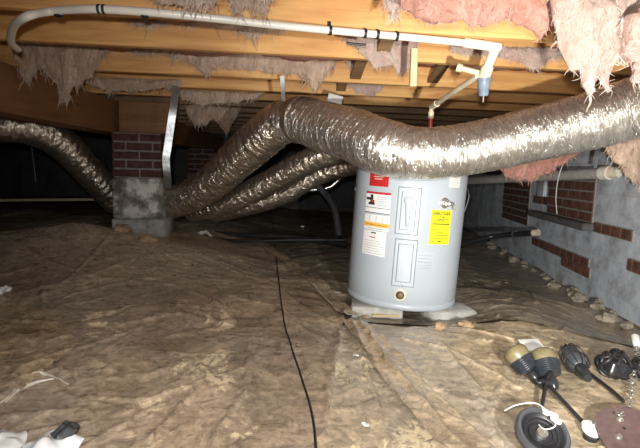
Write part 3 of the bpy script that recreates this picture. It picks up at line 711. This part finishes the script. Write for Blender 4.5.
# ------------------------------------------------------------------ insulation
def clump(pts, name, lab, mat, thick=.04, seed=0, rag=.02, strands=0, cat='insulation', nu=None, cov=True):
    """pts: (px, top_py, bottom_py, Y): a hanging wad whose lower hem follows the list"""
    T = [P(a, b, Y) for (a, b, c_, Y) in pts]; B = [P(a, c_, Y) for (a, b, c_, Y) in pts]; n = len(pts)
    Tp = smoothpath(T, 10); L = sum((T[i + 1] - T[i]).length for i in range(n - 1)); nu = nu or max(24, int(L / .007)); nv = 40
    def lp(A_, u):
        v = u * (n - 1); i = min(int(v), n - 2); f = v - i; f = f * f * (3 - 2 * f) * .5 + f * .5
        return A_[i].lerp(A_[i + 1], f)
    mb = MB()
    def fn(u, v):
        a = lp(T, u); b = lp(B, u)
        ang = v * 2 * math.pi; s = .5 - .5 * math.cos(ang)   # 0 top, 1 bottom, back to top
        w = thick * math.sin(ang) * (1 - .55 * s); e = min(1, u * 9, (1 - u) * 9) ** .5
        q = a.lerp(b, s * (.25 + .75 * e) if True else s); q = q + Vector((0, -1, 0)) * w * e
        rg = noise.noise(Vector((u * L * 30, seed, 0))) * rag * s * 1.5 + abs(noise.noise(Vector((u * L * 11, seed + 4, 0)))) * rag * s * 2
        q.z -= rg
        st = noise.noise(Vector((q.x * 75 + 3 * noise.noise(q * 9), q.y * 40, q.z * 14 + seed))) + .6 * noise.noise(Vector((q.x * 170, q.y * 60, q.z * 25)))
        q = q + Vector((.3, -1, 0)) * st * min(.009, thick * .3) * e
        k = noise.noise(q * 14 + Vector((seed, 0, 0))) * .030 + noise.noise(q * 38 + Vector((seed, 0, 0))) * .013 + noise.noise(q * 90) * .005
        kk = min(1, thick * 25) * e
        return q + Vector((noise.noise(q * 20 + Vector((9, 0, seed))) * .012, -k, noise.noise(q * 26 + Vector((0, seed, 5))) * .012)) * kk
    mb.grid(fn, nu, nv)
    rr = random.Random(seed)
    for k in range(int(strands * (2.4 if mat == 'pink_grey' else .45))):
        u = rr.uniform(.04, .96); b = lp(B, u); b2 = b + V((rr.uniform(-.01, .01), rr.uniform(-.02, .01), .02)); ln = rr.uniform(.015, .085)
        pts_ = [b2]; q = b2.copy(); dx = rr.uniform(-.5, .5)
        for j in range(6):
            q = q + V((dx * ln / 6 + rr.uniform(-.004, .004), rr.uniform(-.004, .004), -ln / 6)); pts_.append(q.copy())
        r_ = rr.uniform(.0008, .0035); mb.tube(pts_, [r_ * 2, r_ * 1.6, r_ * 1.2, r_, r_ * .7, r_ * .4, .0003], 6)
    # loose surface fibres
    nb = (nu + 1) * (nv + 1); mb.cur = 1; cnt = int(min(2600, nu * 9 + 60))
    for k in range(cnt):
        p0 = Vector(mb.v[rr.randrange(nb)]); d = Vector((rr.gauss(0, .5), rr.gauss(-.35, .4), rr.gauss(-.55, .5))).normalized(); ln = rr.uniform(.010, .040); pts_ = [p0 - d * .004]
        q = p0.copy(); bend = Vector((rr.gauss(0, .5), rr.gauss(0, .4), rr.gauss(-.3, .4)))
        for j in range(4):
            d = (d + bend * .3).normalized(); q = q + d * ln / 4; pts_.append(q.copy())
        r_ = rr.uniform(.0004, .0011); mb.tube(pts_, [r_, r_, r_ * .9, r_ * .7, r_ * .3], 3, False)
    o = mb.build(name, [M[mat], M['fibre_' + mat]], ang=180)
    return tag(o, lab, cat)
I = 'insulation_wad'
clump([(398, -12, 6, 1.42), (430, -12, 22, 1.42), (470, -14, 24, 1.42), (510, -14, 20, 1.44), (545, -14, 30, 1.44), (572, -14, 22, 1.46)], I, 'pink fibreglass batt bulging down at the top right edge', 'pink', .05, 1, .01, 8)
clump([(550, -14, 36, 1.36), (566, -16, 62, 1.36), (580, -16, 70, 1.36), (588, -16, 104, 1.36), (598, -16, 72, 1.36), (606, -16, 98, 1.36), (616, -16, 58, 1.36), (632, -16, 46, 1.36), (648, -16, 55, 1.36)], I, 'large ragged pink fibreglass drape hanging at upper right corner', 'pink_pale', .05, 2, .012, 16)
clump([(622, 20, 40, 1.3), (634, 10, 78, 1.3), (650, 0, 84, 1.3), (680, 0, 60, 1.3)], I, 'pale fibreglass clump hanging at the right edge above duct', 'pink_pale', .05, 3, .012, 8)
clump([(227, -8, 2, 1.52), (238, -8, 14, 1.52), (250, -8, 3, 1.52), (262, -8, 14, 1.52), (272, -8, 2, 1.52)], I, 'two pink fibreglass tufts dangling at the top centre edge', 'pink_grey', .02, 4, .01, 6)
clump([(385, -8, 2, 1.5), (393, -8, 20, 1.5), (402, -8, 3, 1.5)], I, 'thin pink fibreglass wisp dangling at top edge above pipe hangers', 'pink_pale', .012, 5, .008, 4)
clump([(150, -8, 2, 1.5), (195, -8, 7, 1.5), (215, -8, 4, 1.5)], I, 'dusty fibreglass fringe at the top edge left of centre', 'pink_grey', .02, 6, .006, 6)
Y2 = DJ[2] - .06
def yj(i, px): # y depth just in front of joist i at a pixel column
    d = (px - 320) / F; dn = DJ[i] - .02; return dn / (math.cos(A) - math.sin(A) * d)
def clj(i, pts, *a, **k):
    return clump([(x, t_, b_, yj(i, x)) for (x, t_, b_) in pts], I, *a, **k)
clj(2, [(343, 33, 40), (362, 36, 52), (374, 36, 66), (392, 36, 64), (402, 36, 78), (411, 36, 60), (418, 36, 42)], 'whitish pink fibreglass wad stuffed behind the pipe hangers', 'pink_pale', .03, 11, .01, 10)
clj(2, [(500, 48, 56), (520, 49, 60), (536, 49, 70), (552, 50, 58), (570, 50, 54)], 'pale fibreglass wisp hanging right of the pipe elbow', 'pink_pale', .02, 12, .01, 8)
clj(2, [(452, 46, 52), (500, 47, 55), (570, 48, 58), (640, 50, 60)], 'thin pale fibreglass edging along the joist at right', 'pink_pale', .014, 13, .004, 6)
clj(2, [(130, 20, 22), (150, 20, 25), (170, 20, 23), (240, 24, 30), (254, 26, 39), (264, 27, 30), (285, 28, 31)], 'dusty fibreglass shreds under the white pipe left of centre', 'pink_grey', .014, 14, .006, 6)
clj(3, [(12, 36, 44), (20, 38, 70), (28, 38, 84), (36, 38, 66), (50, 38, 76), (62, 38, 98), (68, 38, 100), (78, 38, 84), (92, 38, 72), (105, 38, 52), (120, 40, 46)], 'big dusty fibreglass clump hanging at the upper left under pipe', 'pink_grey', .05, 15, .014, 40)
clj(3, [(115, 42, 48), (135, 44, 54), (160, 46, 54), (190, 48, 62), (206, 50, 74), (220, 50, 66), (250, 51, 70), (285, 53, 74), (300, 54, 74), (316, 54, 90), (326, 54, 76), (340, 55, 62)], 'long ragged pink fibreglass strip hanging along the second bay', 'pink_grey', .022, 16, .01, 30)
clj(3, [(343, 55, 58), (356, 56, 74), (366, 56, 60)], 'small pink wisp below the pipe near the dark rod', 'pink_pale', .012, 17, .006, 4)
clj(4, [(345, 80, 84), (358, 81, 92), (372, 82, 96), (384, 82, 88)], 'pale fibreglass tuft between the joists above the duct', 'pink_pale', .014, 18, .006, 8)
clj(4, [(84, 76, 84), (110, 78, 90), (140, 79, 91), (168, 80, 88), (182, 80, 84)], 'reddish fibreglass strip poking out left of hanging metal strap', 'pink_grey', .02, 19, .008, 16)
clj(5, [(178, 90, 97), (200, 91, 104), (230, 92, 103), (262, 93, 98)], 'dim fibreglass fringe right of the hanging metal strap', 'pink_grey', .02, 20, .012, 12)
clj(7, [(185, 100, 118), (200, 102, 126), (214, 102, 118), (226, 104, 134), (234, 104, 120), (242, 104, 108)], 'dark fibreglass clumps dangling above the ribbed duct', 'pink_grey', .04, 21, .012, 12)
clj(3, [(520, 92, 96), (560, 70, 82), (600, 66, 80), (640, 60, 76)], 'pink fibreglass showing between joists above the right duct', 'pink', .02, 22, .008, 8) if False else None
clump([(494, 150, 173, 2.75), (512, 150, 178, 2.75), (532, 148, 181, 2.75), (552, 140, 172, 2.75), (566, 138, 160, 2.75), (588, 130, 150, 2.7)], I, 'red pink fibreglass batt sagging just beneath the right duct', 'pink', .05, 23, .012, 14)
clump([(604, 120, 146, 2.35), (616, 115, 162, 2.3), (628, 110, 176, 2.3), (640, 110, 184, 2.25), (660, 110, 180, 2.2)], I, 'dusty pink fibreglass hanging under duct at the right edge', 'pink_grey', .04, 24, .012, 14)
# batts lying between joists (upper bays)
bayname = ['above the top edge', 'directly behind the white pipe', 'in the second bay', 'in the third bay', 'in the fourth bay', 'in the fifth bay']
for i in range(0, 6):
    d0, d1 = DJ[i] + TH + .004, DJ[i + 1] - .004
    def fn(u, v, d0=d0, d1=d1, i=i):
        s = -3.4 + 5.6 * u; a = v * 2 * math.pi; cx = (d0 + d1) / 2 + (d1 - d0) / 2 * .97 * max(-1, min(1, 1.5 * math.cos(a))); 
        z = ZJ + .165 + .06 * max(-1, min(1, 1.5 * math.sin(a))); p = U * s + Nn * cx
        if math.sin(a) < 0: z += .03 * noise.noise(Vector((s * 4, cx * 6, i))) + .012 * noise.noise(Vector((s * 18, cx * 18, i)))
        return Vector((p.x, p.y, z))
    o = MB().grid(fn, 280, 24).build('insulation_batt', M['pink'], ang=180)
    tag(o, 'pink fibreglass batt tucked up between joists %s' % bayname[i], 'insulation')

# ------------------------------------------------------------------ pipes near walls
def pipe(pts, r, name, mat, lab, cat='pipe', n=16): return tag(MB().tube(smoothpath(pts, .03), r, n).build(name, M[mat], ang=60), lab, cat)
th = thing('drain_pipe', 'grey horizontal drain pipe with white end fitting along block wall', 'pipe', P(600, 172, 2.95))
pa = P(464, 181, 4.6); pb_ = P(606, 173, 2.9)
MB().tube([pa, pb_], .036, 24).build('pipe_run', M['dusk_pvc'], th)
d = (pb_ - pa).normalized(); pc_ = P(625, 171, 2.80)
d2 = (pc_ - pb_).normalized()
MB().tube([pb_ - d * .03, pb_ + d * .03], .043, 24).build('hub_ring', M['white_pvc'], th)
MB().tube([pb_, pc_ - d2 * .02], .038, 24).build('coupling', M['cream_pvc'], th)
MB().tube([pc_ - d2 * .03, pc_ + d2 * .015], .046, 24).build('hub_ring', M['white_pvc'], th)
MB().lathe([(.03, 0), (.03, .012), (.012, .014), (.012, .02)], pc_ + d2 * .014, d2 - V((0, .8, 0)), 20).build('end_plug', M['steel'], th)
tag(strapmesh([P(600, 148, 2.85), P(597, 158, 2.85), P(595, 168, 2.87)], .02, (0, -1, 0)).build('hanger_strap', M['galv']), 'small metal strap above the grey pipe at right', 'strap')
tag(MB().tube(smoothpath([P(570, 150, 2.9), P(560, 172, 2.95), P(556, 195, 3.0), P(557, 214, 3.05)], .02), .0022, 6).build('hanging_string', M['white_plastic']), 'thin pale string dangling in front of the brick infill', 'string')
pipe([P(-60, 201, 4.9), P(30, 200, 4.95), P(100, 199.5, 5.0)], .016, 'conduit', 'cream_pvc', 'thin pale horizontal pipe crossing dark space at far left')
pipe([P(28, 120, 3.6), P(32, 150, 3.6), P(36, 183, 3.6)], .004, 'hanging_wire', 'dark_grey', 'thin dark wire hanging below the left foil duct', 'wire', 6)
pipe([P(308, 178, 4.2), P(322, 190, 4.1), P(334, 208, 4.0), P(339, 236, 3.9)], .030, 'drain_hose', 'dark_grey', 'dark hose arching down to ground left of the water heater', 'hose')
th = thing('black_pipe', 'black plastic pipe on the ground ending at wall, right of heater', 'pipe', P(515, 234, 4.0))
qa, qb, qc = P(440, 250, 3.9), P(490, 237, 4.1), P(533, 233, 3.75)
MB().tube(smoothpath([qa, qb, qc], .03), .022, 14).build('pipe_run', M['black_gloss'], th)
c = P(515, 234, 3.93); d = (qc - qb).normalized(); MB().tube([c - d * .015, c + d * .015], .027, 14).build('hose_clamp', M['steel'], th)
MB().tube([qc, qc + d * .05], .028, 14).build('end_fitting', M['cream_pvc'], th)
pipe([P(195, 231, 4.3), P(235, 235, 4.2), P(290, 237, 4.1), P(347, 245, 3.9)], .024, 'black_pipe', 'black_gloss', 'black plastic pipe lying on ground left of the water heater')
pipe([P(205, 238, 4.0), P(240, 241, 3.9), P(300, 240, 3.85), P(345, 240, 3.8)], .014, 'black_pipe', 'black', 'thin black pipe lying in front of the thicker black one')
pipe([P(462, 180, 4.2), P(469, 195, 4.2), P(463, 215, 4.2)], .02, 'black_hose', 'black_gloss', 'black hose coiled in the dark just right of heater', 'hose')
pipe([P(345, 173, 4.3), P(330, 187, 4.3), P(310, 190, 4.3)], .016, 'foil_line', 'foil', 'thin shiny foil line in the dark left of heater', 'line')
# thin cable on ground
cab = []
for (x, y) in ((270, 212), (273, 225), (275, 240), (277, 262), (280, 290), (284, 318), (292, 345), (303, 378), (311, 405), (315, 430), (317, 470)):
    p = PG(x, y, .045); cab.append(p)
cp = smoothpath(cab, .02)
for p in cp: p.z = G(p.x, p.y) + .030 + wrink(p.x, p.y, 0)
tag(MB().tube(cp, .0038, 8).build('black_cable', M['black']), 'thin black cable trailing across the ground toward the camera', 'cable')

# ------------------------------------------------------------------ small debris
def scrap(px, py, w, h, lab, mat='paper', name='paper_scrap', lift=.03, seed=0, dark=None):
    p = PG(px, py); mb = MB()
    def fn(u, v):
        a = u * 2 * math.pi; r = v * (1 + .25 * noise.noise(Vector((math.cos(a) * 1.5, math.sin(a) * 1.5, seed))))
        x = math.cos(a) * r * w; y = math.sin(a) * r * h
        return V((p.x + x, p.y + y, G(p.x + x, p.y + y) + lift + .02 + .35 * w * noise.noise(Vector((x / w * 1.6, y / w * 1.6, seed))) - .35 * w * v * v + .004 * noise.noise(Vector((x * 60, y * 60, seed)))))
    mb.grid(fn, 36, 10); o = mb.build(name, M[mat], ang=40); return tag(o, lab, 'scrap')
scrap(2, 455, .055, .05, 'crumpled white paper scrap at the bottom left corner', seed=1)
s1 = scrap(52, 458, .065, .055, 'crumpled white scrap with grey patch at the bottom edge', seed=2)
scrap(66, 453, .03, .035, 'dark grey torn scrap on top of the white one', 'dark_grey', 'torn_scrap', .05, 5)
scrap(205, 237, .07, .05, 'small white scrap on the dark ground right of pier', seed=3)
scrap(356, 368, .012, .01, 'tiny white chip on the tan sheet below heater', seed=6)
scrap(365, 441, .010, .010, 'tiny white chip at bottom centre on the tan sheet', seed=7)
scrap(302, 230, .03, .02, 'small pale scrap on black pipes left of heater', seed=8)
scrap(3, 298, .035, .05, 'pale scrap at the left edge on brown sheet', seed=9)

# ------------------------------------------------------------------ work lamps lower right
def lamp(px, py, dirv, lab, s=1.0):
    p = PG(px, py); c = V((p.x, p.y, G(p.x, p.y) + .052 * s + .022)); ax = Vector(dirv).normalized()
    th = thing('flood_lamp', lab, 'lamp', (c.x, c.y, c.z - .05), 'twin flood lamps')
    MB().lathe([(.001, .0), (.016 * s, 0), (.019 * s, -.012), (.018 * s, -.03), (.012 * s, -.04)], c - ax * .046 * s, ax, 24).build('socket', M['black_gloss'], th)
    prof = [(.018, -.044), (.029, -.040)]
    for k in range(7):
        z = -.036 + k * .0072; r = .037 + k * .0014; prof += [(r, z), (r + .004, z + .001), (r + .004, z + .004), (r, z + .005)]
    MB().lathe([(r * s, z * s) for r, z in prof], c, ax, 36).build('ribbed_housing', M['slate'], th, ang=25)
    pr = [(.043, .013), (.045, .020), (.046, .038), (.043, .052), (.034, .060), (.018, .064), (.001, .065)]
    MB().lathe([(r * s, z * s) for r, z in pr], c, ax, 36).build('lens', M['amber'], th)
    return c, ax
c1, a1 = lamp(521, 381, (-.40, .50, .55), 'amber flood lamp head with ribbed black housing, left of the pair', .9)
c2, a2 = lamp(545, 385, (-.02, .62, .55), 'amber flood lamp head with ribbed black housing, right of the pair', .9)
c = PG(545, 396); hub = V((c.x, c.y, G(c.x, c.y) + .045))
th = thing('lamp_stand', 'black lamp bracket with two thin legs on the ground', 'stand', hub)
MB().box(hub, (.03, .035, .022), Matrix.Rotation(R(20), 3, 'Z'), bev=.005).build('swivel_joint', M['black_gloss'], th)
e1 = PG(539, 428); e1 = V((e1.x, e1.y, e1.z + .035)); e2 = PG(585, 436); e2 = V((e2.x, e2.y, e2.z + .03))
MB().tube([hub, e1], .006, 10).build('leg', M['black_gloss'], th); MB().tube([hub, e2], .006, 10).build('leg', M['black_gloss'], th)
MB().tube(smoothpath([c1 - a1 * .07, c1 - a1 * .09 + V((.0, -.03, 0)), hub.lerp(c1, .3) + V((-.02, -.045, 0)), hub], .006), .006, 8).build('lamp_wire', M['black'], th)
MB().tube(smoothpath([c2 - a2 * .06, hub.lerp(c2, .4) + V((.015, 0, .01)), hub], .006), .007, 8).build('lamp_wire', M['black'], th)
# round black canopy with white wire
p = PG(538, 458); c = V((p.x, p.y, G(p.x, p.y) + .058))
th = thing('round_canopy', 'round black junction canopy lying open with white wire inside', 'canopy', c)
MB().lathe([(.001, .0), (.054, 0), (.063, .008), (.065, .022), (.060, .03), (.053, .030), (.049, .018), (.04, .010), (.02, .008), (.001, .008)], c, (0, -.65, 1), 48).build('dish', M['dark_grey'], th, ang=35)
for r in (.040, .028): MB().lathe([(r - .003, .010), (r - .002, .016), (r + .002, .016), (r + .003, .010)], c, (0, -.65, 1), 40, False).build('ring', M['black_gloss'], th)
MB().lathe([(.014, .008), (.013, .022), (.006, .024), (.001, .024)], c, (0, -.65, 1), 20).build('centre_boss', M['steel'], th)
MB().lathe([(.051, .024), (.047, .019), (.038, .0115), (.001, .0105)], c, (0, -.65, 1), 40, False).build('inner_disc', M['black'], th)
W = [c + V((-.065, .065, .03)), c + V((-.03, .07, .045)), c + V((.01, .05, .06)), c + V((.028, .01, .05)), c + V((.025, -.02, .04)), c + V((.0, -.02, .03)), c + V((-.005, .0, .03))]
MB().tube(smoothpath(W, .004), .0014, 8).build('white_wire', M['white_plastic'], th)
for (dx, dy) in ((.022, .028), (.034, .014), (.03, -.012)):
    MB().box(c + V((dx, dy, .05)), (.012, .026, .012), Matrix.Rotation(R(25), 3, 'Z'), bev=.002).build('wire_connector', M['white_plastic'], th)
# white ring fitting at leg end
p = PG(591, 440); c = V((p.x, p.y, G(p.x, p.y) + .03))
th = thing('white_fitting', 'small white round screw fitting at the end of black leg', 'fitting', c)
MB().lathe([(.001, -.01), (.022, -.01), (.028, 0), (.028, .008), (.022, .012), (.012, .012), (.010, .018), (.001, .018)], c, (.1, -.2, 1), 12).build('cap', M['white_plastic'], th)
MB().lathe([(.001, .018), (.006, .018), (.005, .022), (.001, .022)], c, (.1, -.2, 1), 12).build('screw', M['steel'], th)
MB().lathe([(.018, -.022), (.020, -.010), (.001, -.01)], c + V((-.006, -.012, 0)), (.1, -.2, 1), 12).build('base', M['black'], th)
# caged lamp
def cage(px0, py0, px1, py1, rad, lab, name='caged_work_lamp'):
    a = PG(px0, py0); b = PG(px1, py1); a = V((a.x, a.y, G(a.x, a.y) + rad + .02)); b = V((b.x, b.y, G(b.x, b.y) + rad * .7 + .02)); ax = (b - a); L_ = ax.length; ax.normalize()
    th = thing(name, lab, 'lamp', (a.x, a.y, a.z - rad))
    MB().lathe([(.001, 0), (rad * .5, .004), (rad * .8, .02), (rad * .9, L_ * .4), (rad * .8, L_ * .68), (rad * .4, L_ * .75)], a, ax, 28).build('bulb_guard', M['dark_grey'], th)
    MB().lathe([(rad * .45, L_ * .72), (rad * .55, L_ * .8), (rad * .5, L_ * 1.0), (rad * .35, L_ * 1.12), (.001, L_ * 1.13)], a, ax, 20).build('handle', M['black_gloss'], th)
    q = Vector((0, 0, 1)).rotation_difference(ax)
    for k in range(10):
        an = k * math.pi / 5; d = q @ V((math.cos(an), math.sin(an), 0))
        MB().tube(smoothpath([a - ax * .004, a + d * rad * .7 + ax * .004, a + d * rad + ax * .03, a + d * rad * 1.08 + ax * L_ * .4, a + d * rad * .92 + ax * L_ * .7, a + d * rad * .4 + ax * L_ * .8], .01), .0016, 6).build('cage_wire', M['black_gloss'], th)
    for f in (.3, .55):
        pts = [a + ax * L_ * f + (q @ V((math.cos(t2 * math.pi / 12), math.sin(t2 * math.pi / 12), 0))) * rad * 1.08 for t2 in range(25)]
        MB().tube(pts, .0016, 6).build('cage_ring', M['black_gloss'], th)
    return th
b1 = cage(566, 364, 584, 388, .038, 'dark caged work lamp lying right of the flood lamps')
# black bundle
def bundle(px, py, sx, lab, seed, name='black_light_bundle'):
    p = PG(px, py); c = V((p.x, p.y, G(p.x, p.y) + sx * .55 + .015)); th = thing(name, lab, 'lamp', (c.x, c.y, c.z - sx * .5))
    MB().box(c, (sx * 1.5, sx * 1.3, sx * .9), Matrix.Rotation(R(35 + seed * 20), 3, 'Z') @ Matrix.Rotation(R(15), 3, 'X'), bev=sx * .16).build('housing', M['black_gloss'], th)
    rr = random.Random(seed)
    for k in range(7):
        n_ = V((rr.uniform(-1, 1), rr.uniform(-1, 1), rr.uniform(-.3, 1))).normalized(); q = V((0, 0, 1)).rotation_difference(n_)
        r_ = sx * rr.uniform(.72, .98); pts = [c + V((0, 0, sx * .12)) + q @ V((math.cos(t2 * math.pi / 15) * r_, math.sin(t2 * math.pi / 15) * r_ * .8, .01 * math.sin(t2 * .6))) for t2 in range(31)]
        for q_ in pts: q_.z = max(q_.z, G(q_.x, q_.y) + .022)
        MB().tube(pts, .0055, 8).build('cord_loop', M['black'], th)
    return c
b2 = bundle(612, 380, .062, 'black work light wrapped in its cord beside caged lamp', 3)
bundle(645, 384, .055, 'black corded light partly cut off at the right edge', 5)
pts = [PG(x, y) for (x, y) in ((590, 384), (600, 392), (612, 402), (622, 412))]
for p in pts: p.z = G(p.x, p.y) + .035
MB().tube(smoothpath(pts, .01), .006, 8).build('power_cord', M['black'], b1)
p = PG(531, 357); tag(MB().box((p.x, p.y, G(p.x, p.y) + .05), (.085, .06, .004), Matrix.Rotation(R(12), 3, 'Z') @ Matrix.Rotation(R(22), 3, 'X'), bev=.001).build('white_card', M['white_plastic']), 'white card lying behind the two amber flood lamps', 'card')
# brown plate
p = PG(628, 448); c = V((p.x, p.y, G(p.x, p.y) + .05))
th = thing('brown_plate', 'brown painted metal plate with screws at the bottom right corner', 'plate', c)
tl = Vector((-.10, -.35, 1)).normalized(); q = V((0, 0, 1)).rotation_difference(tl)
out = [(-.085, -.12), (-.085, -.01), (-.078, .035), (-.05, .062), (-.01, .075), (.03, .074), (.075, .055), (.11, .02), (.12, -.12)]
vs = [c + q @ V((x, y, 0)) for x, y in out] + [c + q @ V((x, y, -.006)) for x, y in out]; n_ = len(out)
MB().add(vs, [tuple(range(n_))[::-1] if False else tuple(range(n_)), tuple(range(2 * n_ - 1, n_ - 1, -1))] + [(i, n_ + i, n_ + (i + 1) % n_, (i + 1) % n_) for i in range(n_)]).build('plate_body', M['brown_metal'], th, smooth=False)
eye = c + q @ V((-.006, .035, .0))
for (x, y) in ((-.006, .035), (-.04, -.018), (.045, -.03)):
    MB().lathe([(.009, 0), (.009, .002), (.006, .004), (.006, .007), (.001, .008)], c + q @ V((x, y, 0)), tl, 16).build('screw', M['steel'], th)
MB().lathe([(.004, 0), (.004, .0012), (.001, .0013)], c + q @ V((-.012, .006, 0)), tl, 14).build('hole', M['black'], th)
# chain
ends = [(626, 422), (628, 410), (631, 397), (632.5, 384), (634, 370), (635.5, 357), (637, 346)]
cpts = []
for k, (x, y) in enumerate(ends):
    pz = PG(x, y, .04); cpts.append(pz)
cpts[0] = eye + V((0, .004, .012))
for k in range(1, len(cpts)): cpts[k] = PG(ends[k][0], ends[k][1], .055 if k > 3 else .045); 
cpath = smoothpath(cpts, .002)
th = thing('chain', 'steel link chain running from brown plate up the right edge', 'chain', cpts[0])
Lc = .020; acc = 0; last = cpath[0]; k = 0
tot = 0; cum = [0]
for i in range(1, len(cpath)): tot += (cpath[i] - cpath[i - 1]).length; cum.append(tot)
s_ = .006
while s_ < tot and k < 60:
    i = min(range(len(cum)), key=lambda j: abs(cum[j] - s_)); i0 = max(0, i - 2); i1 = min(len(cpath) - 1, i + 2)
    d = (cpath[i1] - cpath[i0]).normalized(); sd_ = d.cross(V((0, 0, 1))).normalized(); u_ = sd_.cross(d)
    w = sd_ if k % 2 == 0 else (u_ * .9 + sd_ * .45).normalized(); pts = []
    for j in range(17):
        a_ = j * 2 * math.pi / 16; pts.append(cpath[i] + d * math.cos(a_) * .0200 + w * math.sin(a_) * (.0105 if k % 2 == 0 else .008))
    MB().tube(pts, .0021, 8).build('chain_link', M['steel'], th); s_ += .0335; k += 1
e = cpts[-1]
tag(MB().lathe([(.001, 0), (.012, 0), (.014, .01), (.016, .05), (.012, .055), (.001, .056)], e, (.25, .6, .35), 16).build('chain_end_cap', M['white_plastic']), 'white plastic cap where the chain ends at right edge', 'cap')

# ------------------------------------------------------------------ lights: one hand-held flood beside the camera and its spill
def spot(loc, aim, power, size, blend, rad, col=(1, .97, .92), name='work_light'):
    ld = bpy.data.lights.new(name, 'SPOT'); ld.energy = power; ld.spot_size = R(size); ld.spot_blend = blend; ld.shadow_soft_size = rad; ld.color = col
    o = bpy.data.objects.new(name, ld); COL.objects.link(o); o.location = loc
    o.rotation_euler = (Vector(aim) - Vector(loc)).to_track_quat('-Z', 'Y').to_euler(); return o
spot((.42, .2, .50), (1.15, 2.2, .92), 240, 100, 1.0, .025, (1, .97, .90))
spot((-.02, -.05, .78), (.05, 1.6, .15), 125, 118, 1.0, .02, (1, .98, .96), 'camera_light')
w = bpy.data.worlds.new('world'); sc.world = w; w.use_nodes = True; w.node_tree.nodes['Background'].inputs[0].default_value = (.01, .01, .012, 1); w.node_tree.nodes['Background'].inputs[1].default_value = .3
sc.view_settings.view_transform = 'Standard'; sc.view_settings.look = 'None'; sc.view_settings.gamma = 1; sc.view_settings.exposure = 0.0
sc.view_settings.use_curve_mapping = False
